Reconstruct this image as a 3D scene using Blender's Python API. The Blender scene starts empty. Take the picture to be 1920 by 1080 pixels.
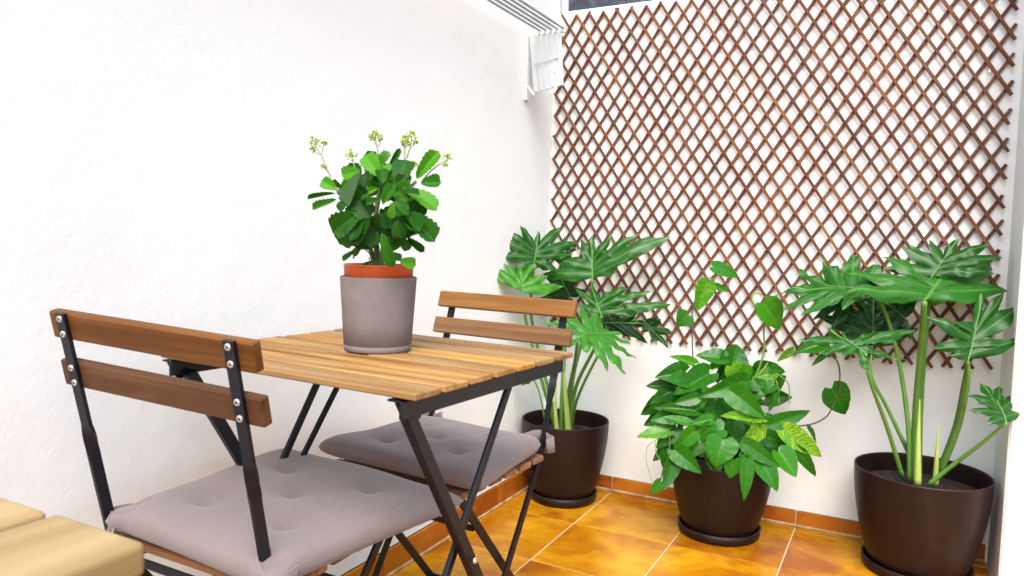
import bpy, bmesh, math, random
from mathutils import Vector, Matrix
random.seed(11)
S = bpy.context.scene
COL = S.collection

# ---------------------------------------------------------------- camera, sky, sun, exposure
cam_data = bpy.data.cameras.new('camera')
cam_data.lens = 25.9657
cam_data.sensor_width = 36
cam_data.clip_start = 0.02
cam_data.clip_end = 500
cam_data.dof.use_dof = True
cam_data.dof.focus_distance = 1.7
cam_data.dof.aperture_fstop = 11
cam = bpy.data.objects.new('camera', cam_data)
COL.objects.link(cam)
rt, upv, bk = (0.883810,0.467096,0.026490),(-0.054563,0.046674,0.997419),(0.464654,-0.882974,0.066737)
cam.matrix_world = Matrix(((rt[0], upv[0], bk[0], 0), (rt[1], upv[1], bk[1], 0), (rt[2], upv[2], bk[2], .915), (0, 0, 0, 1)))
S.camera = cam

SUN_EL, SUN_AZ = 54, 158          # elevation; compass angle the light comes from (0 = +y, clockwise)
world = bpy.data.worlds.new('World')
S.world = world
world.use_nodes = True
wt = world.node_tree
sky = wt.nodes.new('ShaderNodeTexSky')
sky.sky_type = 'NISHITA'
sky.sun_disc = False
sky.sun_elevation = math.radians(SUN_EL)
sky.sun_rotation = math.radians(SUN_AZ)
sky.dust_density = 4.0
hs = wt.nodes.new('ShaderNodeHueSaturation')      # thin white cloud greys the blue
hs.inputs['Saturation'].default_value = .98
wt.links.new(sky.outputs[0], hs.inputs['Color'])
bg = wt.nodes['Background']
bg.inputs['Strength'].default_value = .15
wt.links.new(hs.outputs[0], bg.inputs['Color'])

sd = bpy.data.lights.new('sun', 'SUN')
sd.energy = 1.4
sd.angle = math.radians(40)
sd.color = (1, .99, .97)
sun = bpy.data.objects.new('sun', sd)
COL.objects.link(sun)
el, az = math.radians(SUN_EL), math.radians(SUN_AZ)
to_sun = Vector((math.sin(az) * math.cos(el), math.cos(az) * math.cos(el), math.sin(el)))
sun.rotation_euler = to_sun.to_track_quat('Z', 'Y').to_euler()
sun.location = (0, 0, 6)

vs = S.view_settings
vs.view_transform = 'Standard'
vs.look = 'None'
vs.exposure = 1.33
vs.gamma = 1
vs.use_curve_mapping = False
S.cycles.max_bounces = 10
S.cycles.diffuse_bounces = 6

# ---------------------------------------------------------------- node helpers
class NT:
    def __init__(s, name):
        s.m = bpy.data.materials.new(name); s.m.use_nodes = True
        s.t = s.m.node_tree; s.b = s.t.nodes['Principled BSDF']; s.out = s.t.nodes['Material Output']
    def n(s, kind, **kw):
        nd = s.t.nodes.new('ShaderNode' + kind)
        for k, v in kw.items():
            if k[0] == '_': setattr(nd, k[1:], v)
            else: nd.inputs[k.replace('__', ' ')].default_value = v
        return nd
    def l(s, a, b): s.t.links.new(a, b)
    def ramp(s, fac, stops):
        r = s.n('ValToRGB'); e = r.color_ramp.elements
        while len(e) > 1: e.remove(e[-1])
        e[0].position = stops[0][0]; e[0].color = stops[0][1] + (1,)
        for p, c in stops[1:]:
            k = e.new(p); k.color = c + (1,)
        s.l(fac, r.inputs[0]); return r.outputs[0]
    def mix(s, fac, a, b, mode='MIX'):
        m = s.n('Mix', _data_type='RGBA', _blend_type=mode)
        for sock, v in ((m.inputs[0], fac), (m.inputs[6], a), (m.inputs[7], b)):
            if hasattr(v, 'links'): s.l(v, sock)
            elif isinstance(v, tuple): sock.default_value = v + (1,)
            else: sock.default_value = v
        return m.outputs[2]
    def math(s, op, a, b=None, c=None, clamp=False):
        m = s.n('Math', _operation=op, _use_clamp=clamp)
        for i, v in enumerate((a, b, c)):
            if v is None: continue
            if hasattr(v, 'links'): s.l(v, m.inputs[i])
            else: m.inputs[i].default_value = v
        return m.outputs[0]
    def noise(s, vec, scale, detail=4, rough=.55, dist=0):
        n = s.n('TexNoise', Scale=scale, Detail=detail, Roughness=rough, Distortion=dist)
        if vec is not None: s.l(vec, n.inputs['Vector'])
        return n.outputs['Fac']
    def coord(s, kind='Object', scale=(1, 1, 1), rnd=0):
        tc = s.n('TexCoord'); v = tc.outputs[kind]
        mp = s.n('Mapping'); mp.inputs['Scale'].default_value = scale
        if rnd:
            oi = s.n('ObjectInfo'); m = s.n('VectorMath', _operation='SCALE'); cx = s.n('CombineXYZ')
            s.l(oi.outputs['Random'], cx.inputs[0]); s.l(oi.outputs['Random'], cx.inputs[1]); s.l(oi.outputs['Random'], cx.inputs[2])
            s.l(cx.outputs[0], m.inputs[0]); m.inputs['Scale'].default_value = rnd
            a = s.n('VectorMath', _operation='ADD'); s.l(v, a.inputs[0]); s.l(m.outputs[0], a.inputs[1]); v = a.outputs[0]
        s.l(v, mp.inputs['Vector']); return mp.outputs[0]
    def rand(s): return s.n('ObjectInfo').outputs['Random']
    def bump(s, h, strength, dist, prev=None):
        b = s.n('Bump', Strength=strength, Distance=dist); s.l(h, b.inputs['Height'])
        if prev is not None: s.l(prev, b.inputs['Normal'])
        return b.outputs[0]
    def col(s, c):
        if hasattr(c, 'links'): s.l(c, s.b.inputs['Base Color'])
        else: s.b.inputs['Base Color'].default_value = c + (1,)
    def rough(s, r):
        if hasattr(r, 'links'): s.l(r, s.b.inputs['Roughness'])
        else: s.b.inputs['Roughness'].default_value = r
    def normal(s, n): s.l(n, s.b.inputs['Normal'])

def plaster_mat(name, c, fine=1.0, wavy=1.0):
    t = NT(name); v = t.coord('Object')
    big = t.noise(v, 1.6, 4, .6); dirt = t.noise(v, 14, 6, .7)
    gz = t.n('SeparateXYZ'); t.l(t.coord('Generated'), gz.inputs[0])
    low = t.math('MULTIPLY', t.ramp(gz.outputs[2], [(.05, (1, 1, 1)), (.30, (0, 0, 0))]), t.ramp(t.noise(v, 23, 7, .75, 1.2), [(.56, (0, 0, 0)), (.68, (1, 1, 1))]))
    base = t.mix(t.ramp(big, [(.35, (0, 0, 0)), (.7, (1, 1, 1))]), c, tuple(x * .965 for x in c))
    base = t.mix(t.math('MULTIPLY', low, .45), base, tuple(x * f for x, f in zip(c, (.72, .68, .60))))
    t.col(t.mix(t.ramp(dirt, [(.70, (0, 0, 0)), (.82, (.5, .5, .5))]), base, tuple(x * .86 for x in c)))
    t.rough(.85)
    grit = t.noise(v, 190, 4, .62, .4); lump = t.noise(v, 75, 3, .55, .6)
    b = t.bump(lump, .13 * fine, .0035); b = t.bump(grit, .2 * fine, .0018, b); b = t.bump(t.noise(v, 6, 3), .25 * wavy, .012, b)
    t.normal(b); return t.m
M = {}
M['plaster_rough'] = plaster_mat('roughcast white plaster', (.772, .802, .80), 1.0)
M['plaster_smooth'] = plaster_mat('smooth white plaster', (.775, .800, .795), .28, 1.4)

def wood_mat(name, dark, mid, light, sc=1.0, rough=.45, worn=0):
    t = NT(name)
    v = t.coord('Object', (1.6 * sc, 22 * sc, 22 * sc), 37)
    g = t.noise(v, 1.5, 5, .55, .9)
    v2 = t.coord('Object', (5 * sc, 160 * sc, 160 * sc), 11); fib = t.noise(v2, 1.0, 3, .6)
    v3 = t.coord('Object', (3, 7, 7), 19); blot = t.noise(v3, 1.3, 3, .5)
    c = t.ramp(g, [(.28, dark), (.46, mid), (.62, light), (.8, mid)])
    c = t.mix(t.math('MULTIPLY', fib, .45), c, tuple(x * .55 for x in mid))
    c = t.mix(t.ramp(blot, [(.42, (0, 0, 0)), (.75, (.55, .55, .55))]), c, dark)
    hsv = t.n('HueSaturation')
    t.l(t.math('MULTIPLY_ADD', t.rand(), .38, .82), hsv.inputs['Value']); t.l(t.math('MULTIPLY_ADD', t.rand(), .22, .9), hsv.inputs['Saturation'])
    t.l(c, hsv.inputs['Color']); t.col(hsv.outputs[0]); t.rough(t.math('MULTIPLY_ADD', fib, .25, rough - .05)); t.b.inputs['Specular IOR Level'].default_value = .18
    b = t.bump(fib, .18, .001); t.normal(t.bump(g, .12, .002, b)); return t.m
M['table_wood'] = wood_mat('golden acacia', (.165, .072, .017), (.30, .158, .046), (.42, .262, .095))
M['rail_wood'] = wood_mat('brown acacia', (.066, .022, .005), (.110, .042, .010), (.160, .070, .019))
M['rail_wood_light'] = wood_mat('honey acacia', (.135, .055, .014), (.205, .094, .027), (.265, .132, .043))
M['seat_wood'] = wood_mat('weathered acacia', (.16, .07, .035), (.27, .13, .065), (.38, .21, .12))
M['pale_wood'] = wood_mat('pale pine', (.29, .19, .075), (.37, .265, .115), (.44, .335, .165), .6, .5)
M['lattice_wood'] = wood_mat('stained willow', (.070, .024, .015), (.125, .047, .027), (.230, .110, .060), 1.0, .6)

t = NT('dark painted steel'); v = t.coord(); t.col(t.mix(t.noise(v, 60, 3), (.0032, .004, .008), (.007, .008, .014))); t.rough(.42); t.b.inputs['Specular IOR Level'].default_value = .3
t.normal(t.bump(t.noise(v, 500, 2), .08, .0006)); M['steel'] = t.m
t = NT('zinc screw'); t.col((.62, .60, .56)); t.b.inputs['Metallic'].default_value = .8; t.rough(.4); M['zinc'] = t.m
t = NT('screw socket'); t.col((.03, .03, .03)); M['socket'] = t.m
t = NT('white coated metal'); v = t.coord(); t.col(t.mix(t.noise(v, 8, 3), (.76, .78, .79), (.70, .73, .75))); t.rough(.35); M['white_metal'] = t.m
t = NT('pale grey coated metal'); t.col((.46, .50, .52)); t.rough(.4); M['airer_grey'] = t.m
t = NT('grey coated tube'); t.col((.42, .45, .47)); t.rough(.35); t.b.inputs['Metallic'].default_value = .3; M['tube'] = t.m
t = NT('dark glass'); v = t.coord('Object', (1, 1, 3)); n_ = t.noise(v, 9, 5, .7, 1.5)
t.col(t.ramp(n_, [(.45, (.03, .035, .05)), (.62, (.06, .065, .085)), (.70, (.30, .31, .35))])); t.rough(.25); M['glass'] = t.m

t = NT('taupe ribbed cotton'); v = t.coord('Object')
w1 = t.n('TexWave', _wave_type='BANDS', _bands_direction='X', Scale=210, Distortion=1.2, Detail=2); w1.inputs['Detail Scale'].default_value = 3; t.l(v, w1.inputs['Vector'])
th = t.noise(t.coord('Object', (300, 9, 30)), 1, 4, .65); sl = t.noise(v, 7, 3)
c = t.mix(t.math('MULTIPLY', w1.outputs['Fac'], .55), (.160, .124, .122), (.240, .198, .196))
c = t.mix(t.math('MULTIPLY', th, .75), c, (.085, .066, .064)); c = t.mix(t.math('MULTIPLY', sl, .3), c, (.27, .235, .232))
t.col(c); t.rough(.9); t.b.inputs['Sheen Weight'].default_value = .25
t.normal(t.bump(t.noise(v, 28, 3), .22, .006, t.bump(th, .45, .0012, t.bump(w1.outputs['Fac'], .2, .0006)))); M['cushion'] = t.m

t = NT('brown plastic pot'); v = t.coord(); t.col(t.mix(t.noise(v, 5, 4, .6), (.0105, .0038, .0032), (.0145, .0052, .0042))); t.rough(t.math('MULTIPLY_ADD', t.noise(v, 22, 3), .2, .36))
t.normal(t.bump(t.noise(v, 260, 2), .1, .0006)); t.b.inputs['Specular IOR Level'].default_value = .28; dm = t.ramp(t.noise(t.coord('Object', (14, 14, 2.2)), 1.3, 6, .7, .6), [(.52, (0, 0, 0)), (.75, (.35, .35, .35))])
t.col(t.mix(dm, t.b.inputs['Base Color'].links[0].from_socket, (.034, .019, .015))); M['brown_pot'] = t.m
t = NT('terracotta plastic'); v = t.coord(); t.col(t.mix(t.noise(v, 9, 3), (.52, .085, .024), (.60, .115, .035))); t.rough(.45); M['orange_pot'] = t.m
t = NT('grey concrete'); v = t.coord(); a = t.noise(v, 16, 5, .6, 1.2); b_ = t.noise(v, 90, 4, .6)
c = t.mix(t.ramp(a, [(.35, (0, 0, 0)), (.68, (1, 1, 1))]), (.150, .126, .122), (.182, .156, .152)); t.col(t.mix(t.math('MULTIPLY', b_, .35), c, (.12, .10, .097))); t.rough(.8); t.b.inputs['Specular IOR Level'].default_value = .25
t.normal(t.bump(t.noise(v, 240, 3), .2, .0008, t.bump(b_, .15, .0015))); M['concrete'] = t.m
t = NT('potting soil'); v = t.coord(); t.col(t.ramp(t.noise(v, 120, 5, .7), [(.35, (.006, .005, .004)), (.58, (.03, .02, .014)), (.70, (.13, .10, .07))])); t.rough(.95)
t.normal(t.bump(t.noise(v, 90, 4, .7), .9, .01)); M['soil'] = t.m

def tile_mat(name, warm):
    t = NT(name); v = t.coord('Object', (1, 1, 1), 23)
    a = t.noise(v, 4.2, 5, .58, .5); b = t.noise(t.coord('Object', (5, 9, 9), 41), 1.4, 5, .65, .8); c3 = t.noise(v, 70, 4, .7)
    c = t.ramp(a, [(.34, (.24, .062, .002)), (.47, (.36, .138, .003)), (.60, (.46, .225, .009))] if not warm else [(.30, (.28, .068, .005)), (.5, (.38, .112, .009)), (.7, (.46, .17, .020))])
    c = t.mix(t.ramp(b, [(.50, (0, 0, 0)), (.72, (.6, .6, .6))]), c, (.20, .045, .002))
    c = t.mix(t.ramp(c3, [(.60, (0, 0, 0)), (.80, (.45, .45, .45))]), c, (.20, .055, .005))
    h = t.n('HueSaturation'); t.l(t.math('MULTIPLY_ADD', t.rand(), .22, .88), h.inputs['Value']); t.l(t.math('MULTIPLY_ADD', t.rand(), .014, .492), h.inputs['Hue']); t.l(c, h.inputs['Color'])
    t.col(h.outputs[0]); t.rough(t.math('MULTIPLY_ADD', b, .2, .18)); t.b.inputs['Specular IOR Level'].default_value = .2
    t.normal(t.bump(t.noise(v, 11, 3), .12, .004, t.bump(c3, .06, .001))); return t.m
M['tile'] = tile_mat('ochre glazed tile', 0)
M['skirt_tile'] = tile_mat('orange glazed tile', 1)
t = NT('tile grout'); v = t.coord(); t.col(t.mix(t.noise(v, 40, 4, .7), (.40, .31, .20), (.60, .51, .38))); t.rough(.9); M['grout'] = t.m
t = NT('stained grout bead'); v = t.coord(); t.col(t.ramp(t.noise(v, 24, 5, .7), [(.35, (.22, .13, .05)), (.6, (.48, .34, .18))])); t.rough(.9); M['bead'] = t.m

def leaf_mat(name, ramp_stops, vein, vein_amt, trans, rough, varieg=None, lat=True, gloss=.5):
    """colours run with the object's own 'tone' (dark to pale green, with the shade on some leaves painted in)"""
    t = NT(name); at = t.n('Attribute', _attribute_type='OBJECT', _attribute_name='tone'); tone = at.outputs['Fac']
    v = t.coord('Object', (1, 1, 1), 7)
    mott = t.noise(v, 26, 3, .5)
    c = t.ramp(t.math('ADD', t.math('MULTIPLY_ADD', mott, .22, -.11), tone, clamp=True), ramp_stops)
    uv = t.n('UVMap'); sx = t.n('SeparateXYZ'); t.l(uv.outputs[0], sx.inputs[0])
    U, V = sx.outputs[0], sx.outputs[1]
    mid = t.math('LESS_THAN', t.math('ABSOLUTE', V), vein_amt)
    if varieg:
        s = t.n('Mapping'); s.inputs['Scale'].default_value = (3.0, 1.2, 1)
        s2 = t.n('VectorMath', _operation='ADD'); cx = t.n('CombineXYZ'); rr = t.math('MULTIPLY', t.rand(), 31.0); t.l(rr, cx.inputs[0]); t.l(rr, cx.inputs[1])
        t.l(uv.outputs[0], s2.inputs[0]); t.l(cx.outputs[0], s2.inputs[1]); t.l(s2.outputs[0], s.inputs[0])
        nn = t.noise(s.outputs[0], 2.6, 6, .68, .6)
        lo = t.math('MULTIPLY_ADD', tone, -.26, .75)
        mask = t.math('MULTIPLY', t.math('SUBTRACT', nn, lo), 9.0, clamp=True)
        c = t.mix(mask, c, varieg)
    c = t.mix(t.math('MULTIPLY', mid, .75), c, vein)
    if lat:
        fr = t.math('ABSOLUTE', t.math('SUBTRACT', t.math('FRACT', U), .5))
        lv = t.math('LESS_THAN', fr, .03 if lat is True else lat)
        c = t.mix(t.math('MULTIPLY', lv, .42), c, vein)
        t.normal(t.bump(t.math('SMOOTH_MIN', fr, .1, .1), .25, .004, t.bump(t.noise(v, 40, 2), .12, .003)))
    else:
        t.normal(t.bump(t.noise(v, 60, 3), .25, .003))
    c = t.mix(t.ramp(t.noise(t.coord('Object', (1, 1, 1), 3), 9 if varieg else 14, 6, .8), [(.70, (0, 0, 0)), (.78, (.55, .55, .55))]), c, (.12, .11, .02))
    t.col(c); t.rough(rough); t.b.inputs['Specular IOR Level'].default_value = gloss
    tr = t.n('BsdfTranslucent'); hsv = t.n('HueSaturation', Value=1.5, Saturation=1.05); t.l(c, hsv.inputs['Color']); t.l(hsv.outputs[0], tr.inputs['Color'])
    mx = t.n('MixShader'); mx.inputs[0].default_value = trans
    t.l(t.b.outputs[0], mx.inputs[1]); t.l(tr.outputs[0], mx.inputs[2]); t.l(mx.outputs[0], t.out.inputs['Surface']); return t.m
M['philo'] = leaf_mat('glossy split leaf', [(0, (.005, .030, .005)), (.4, (.012, .080, .007)), (.75, (.030, .150, .016)), (1, (.065, .25, .008))], (.10, .25, .05), .010, .18, .34, gloss=.24)
M['pothos'] = leaf_mat('marbled heart leaf', [(0, (.008, .055, .003)), (.5, (.020, .150, .004)), (1, (.050, .235, .006))], (.07, .22, .03), .012, .2, .27, (.40, .46, .035), gloss=.30)
M['kalanchoe'] = leaf_mat('fleshy scalloped leaf', [(0, (.006, .034, .004)), (.4, (.020, .110, .006)), (.7, (.042, .175, .005)), (1, (.060, .235, .004))], (.04, .12, .03), .010, .2, .34, None, False, gloss=.18)
def plain(name, a, b, rough, sc=20):
    t = NT(name); v = t.coord(); t.col(t.mix(t.noise(v, sc, 3), a, b)); t.rough(rough); return t.m
M['stem'] = plain('green leaf stalk', (.05, .14, .02), (.10, .24, .035), .4, 30)
M['sheath'] = plain('pale sheath', (.24, .34, .06), (.40, .46, .12), .45, 25)
M['vine'] = plain('green vine', (.10, .22, .03), (.20, .36, .06), .5, 30)
M['dark_vine'] = plain('brown vine', (.03, .05, .015), (.07, .08, .03), .6, 30)
M['woody'] = plain('woody green stem', (.06, .10, .02), (.16, .20, .05), .6, 60)
M['stalk'] = plain('flower stalk', (.14, .20, .09), (.24, .30, .14), .5, 60)
M['bud'] = plain('yellow green bud', (.17, .29, .008), (.34, .45, .02), .5, 300)

# ---------------------------------------------------------------- object helpers
def tag(o, label=None, cat=None, group=None, kind=None):
    for k, v in (('label', label), ('category', cat), ('group', group), ('kind', kind)):
        if v: o[k] = v
    return o
def thing(name, loc, label, cat, group=None, rz=0):
    o = bpy.data.objects.new(name, None); o.empty_display_size = .05; COL.objects.link(o)
    o.matrix_local = Matrix.Translation(loc) @ Matrix.Rotation(rz, 4, 'Z')
    return tag(o, label, cat, group)
def link(name, me, parent=None, mw=None):
    """links a mesh; mw places it in its parent's space"""
    o = bpy.data.objects.new(name, me); COL.objects.link(o)
    if parent is not None: o.parent = parent
    if mw is not None: o.matrix_local = mw
    return o
def mesh(name, vs, fs, mat, smooth=False, uvs=None):
    me = bpy.data.meshes.new(name); me.from_pydata([tuple(v) for v in vs], [], fs); me.materials.append(mat)
    if smooth: me.polygons.foreach_set('use_smooth', [True] * len(me.polygons))
    if uvs:
        ul = me.uv_layers.new(name='UVMap')
        ul.data.foreach_set('uv', [x for lp in me.loops for x in uvs[lp.vertex_index]])
    me.update(); return me
def box_mesh(name, sx, sy, sz, mat, bev=.0015, seg=1):
    bm = bmesh.new(); bmesh.ops.create_cube(bm, size=1)
    for v in bm.verts: v.co = Vector((v.co.x * sx, v.co.y * sy, v.co.z * sz))
    if bev: bmesh.ops.bevel(bm, geom=bm.edges[:], offset=bev, segments=seg, affect='EDGES', profile=.6)
    me = bpy.data.meshes.new(name); bm.to_mesh(me); bm.free(); me.materials.append(mat)
    if seg > 1: me.polygons.foreach_set('use_smooth', [True] * len(me.polygons))
    return me
def T(x, y, z): return Matrix.Translation((x, y, z))
def frame(o, X, Y, Z):
    return Matrix(((X[0], Y[0], Z[0], o[0]), (X[1], Y[1], Z[1], o[1]), (X[2], Y[2], Z[2], o[2]), (0, 0, 0, 1)))
def bar(name, a, b, w, th, mat, parent, flat=(0, 0, 1), bev=.0008):
    """flat bar from a to b: width w across, thickness th along 'flat'"""
    a, b = Vector(a), Vector(b); X = (b - a).normalized(); Z = Vector(flat); Z = (Z - X * Z.dot(X)).normalized(); Y = Z.cross(X)
    return link(name, box_mesh(name, (b - a).length, w, th, mat, bev), parent, frame((a + b) / 2, X, Y, Z))
def spline(pts, n):
    P = [Vector(p) for p in pts]; out = []
    if len(P) == 2: return [P[0].lerp(P[1], i / n) for i in range(n + 1)]
    for i in range(len(P) - 1):
        p0, p1, p2, p3 = P[max(i - 1, 0)], P[i], P[i + 1], P[min(i + 2, len(P) - 1)]
        for k in range(n):
            u = k / n
            out.append(.5 * ((2 * p1) + (p2 - p0) * u + (2 * p0 - 5 * p1 + 4 * p2 - p3) * u * u + (3 * p1 - p0 - 3 * p2 + p3) * u ** 3))
    out.append(P[-1]); return out
def tube_mesh(name, pts, rad, mat, sides=8, n=5, taper=1.0, org=(0, 0, 0)):
    C = spline(pts, n); vs, fs = [], []; O_ = Vector(org)
    prev = Vector((.31, .87, .38))
    for i, c in enumerate(C):
        d = (C[min(i + 1, len(C) - 1)] - C[max(i - 1, 0)]).normalized()
        a = (prev - d * prev.dot(d)).normalized(); b = d.cross(a); prev = a
        r = rad * (1 + (taper - 1) * i / (len(C) - 1))
        for k in range(sides):
            q = 2 * math.pi * k / sides; vs.append(c + (a * math.cos(q) + b * math.sin(q)) * r - O_)
    for i in range(len(C) - 1):
        for k in range(sides):
            k2 = (k + 1) % sides; fs.append((i * sides + k, i * sides + k2, (i + 1) * sides + k2, (i + 1) * sides + k))
    fs.append(tuple(reversed(range(sides)))); fs.append(tuple(range((len(C) - 1) * sides, len(C) * sides)))
    return mesh(name, vs, fs, mat, True)
def tube(name, pts, rad, mat, parent, sides=8, n=5, taper=1.0):
    """pts in world space, parent an unrotated Empty"""
    o = Vector(pts[0]); p = parent.location if parent is not None else Vector()
    return link(name, tube_mesh(name, pts, rad, mat, sides, n, taper, o), parent, Matrix.Translation(o - p))
def lathe_mesh(name, prof, mat, seg=64):
    vs, fs = [], []
    for r, z in prof:
        for k in range(seg):
            a = 2 * math.pi * k / seg; vs.append((r * math.cos(a), r * math.sin(a), z))
    for i in range(len(prof) - 1):
        for k in range(seg):
            k2 = (k + 1) % seg; fs.append((i * seg + k, i * seg + k2, (i + 1) * seg + k2, (i + 1) * seg + k))
    me = mesh(name, vs, fs, mat, True)
    return me
def soil_disc(name, r, parent, z, n=26):
    vs = [(0, 0, 0)]; fs = []; rings = 9
    for i in range(1, rings + 1):
        for k in range(n):
            a = 2 * math.pi * k / n; q = r * i / rings
            vs.append((q * math.cos(a), q * math.sin(a), random.uniform(-.007, .009) if i < rings else 0))
    for k in range(n): fs.append((0, 1 + k, 1 + (k + 1) % n))
    for i in range(rings - 1):
        for k in range(n):
            k2 = (k + 1) % n; a = 1 + i * n; fs.append((a + k, a + n + k, a + n + k2, a + k2))
    return link(name, mesh(name, vs, fs, M['soil'], True), parent, T(0, 0, z))

# ---------------------------------------------------------------- data measured off the place (metres)
LEAVES_CORNER=[
((-1.109,2.264,0.829),(-0.032,0.36,0.932),(0.627,-0.719,0.3),[(-0.083,-0.081),(-0.149,-0.001),(-0.167,0.068),(-0.122,0.105),(-0.068,0.132),(0,0.13),(0.081,0.17),(0.149,0.128),(0.137,0.072),(0.092,-0.009)],0.52,0.35),
((-1.101,2.17,0.73),(-0.223,0.276,0.935),(0.605,-0.713,0.355),[(-0.125,0.127),(-0.054,0.119),(0,0.113),(0.044,0.115),(0.096,0.076),(0.153,0.042)],0.8,0.84),
((-0.922,2.336,0.781),(-0.225,0.372,0.901),(0.086,-0.913,0.399),[(-0.179,0.047),(-0.141,0.101),(-0.04,0.171),(0,0.178),(0.076,0.162),(0.164,0.155),(0.272,0.133),(0.129,0.057)],0.5,0.4),
((-0.853,2.251,0.671),(-0.476,0.353,0.805),(0.218,-0.84,0.497),[(-0.061,0.057),(-0.054,0.132),(0,0.121),(0.114,0.075),(0.182,0.039),(0.229,-0.018),(0.092,-0.005)],0.62,0.42),
((-0.872,2.101,0.617),(0.567,0.804,0.182),(0.424,-0.474,0.772),[(0.018,-0.074),(-0.103,-0.072),(-0.119,0.007),(-0.132,0.092),(-0.109,0.134),(0,0.188),(0.046,0.187),(0.112,0.165),(0.165,0.084),(0.143,0.03),(0.073,-0.01)],0.7,0.75),
((-0.907,2.355,0.635),(0.977,0.192,0.097),(0.155,-0.941,0.301),[(-0.057,0.019),(-0.054,0.083),(-0.039,0.137),(0,0.184),(0.068,0.165),(0.052,0.126),(0.065,0.054)],0.6,0.05),
((-0.751,2.371,0.656),(0.743,-0.09,-0.663),(0.155,-0.941,0.301),[(0.028,0.029),(0.022,0.077),(0,0.121),(-0.046,0.095),(-0.046,0.037)],0.8,0.15),
((-1.028,2.411,0.708),(-0.595,0.056,0.802),(0.174,-0.965,0.197),[(-0.111,0.07),(-0.052,0.143),(0,0.142),(0.052,0.126),(0.088,0.08),(0.06,-0.004)],0.45,0.1),
((-1.102,2.271,0.429),(-0.915,-0.394,0.09),(0.354,-0.672,0.651),[(-0.025,0.038),(0,0.071),(0.024,0.055),(0.035,-0.005),(0.018,-0.02)],0.7,0.3),
((-1.082,2.417,0.876),(0.225,0.322,0.92),(0.17,-0.942,0.288),[(-0.067,-0.095),(-0.056,-0.018),(0,0.063),(0.059,0.019),(0.068,-0.04)],0.5,0.1)]
STEMS_CORNER=[
([(-1.025,2.376,0.226),(-1.012,2.371,0.372),(-0.96,2.295,0.502),(-0.872,2.101,0.617)],0.0085),
([(-1.042,2.367,0.226),(-1.097,2.354,0.432),(-1.143,2.323,0.646),(-1.109,2.264,0.829)],0.007),
([(-1.041,2.346,0.236),(-1.084,2.283,0.453),(-1.114,2.224,0.641),(-1.101,2.17,0.73)],0.0065),
([(-1.026,2.397,0.221),(-1.015,2.42,0.44),(-0.966,2.415,0.636),(-0.922,2.336,0.781)],0.008),
([(-1.012,2.383,0.227),(-0.99,2.385,0.401),(-0.899,2.332,0.567),(-0.853,2.251,0.671)],0.0075),
([(-1.017,2.414,0.223),(-0.999,2.421,0.349),(-0.932,2.423,0.502),(-0.871,2.417,0.602),(-0.918,2.384,0.631)],0.006),
([(-1.027,2.352,0.225),(-1.032,2.361,0.372),(-1.047,2.41,0.535),(-1.044,2.447,0.705)],0.008),
([(-1.067,2.311,0.263),(-1.084,2.288,0.378),(-1.097,2.273,0.424),(-1.102,2.271,0.429)],0.003),
([(-1.062,2.423,0.21),(-1.074,2.456,0.429),(-1.094,2.466,0.701),(-1.099,2.454,0.876)],0.006),
([(-0.871,2.417,0.602),(-0.811,2.407,0.643),(-0.763,2.41,0.652)],0.004)]
SHEATHS_CORNER=[
([(-0.996,2.346,0.237),(-1.006,2.33,0.38),(-1.009,2.322,0.456)],0.013),
([(-1.023,2.31,0.241),(-1.031,2.302,0.345),(-1.031,2.309,0.428)],0.01)]
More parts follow.
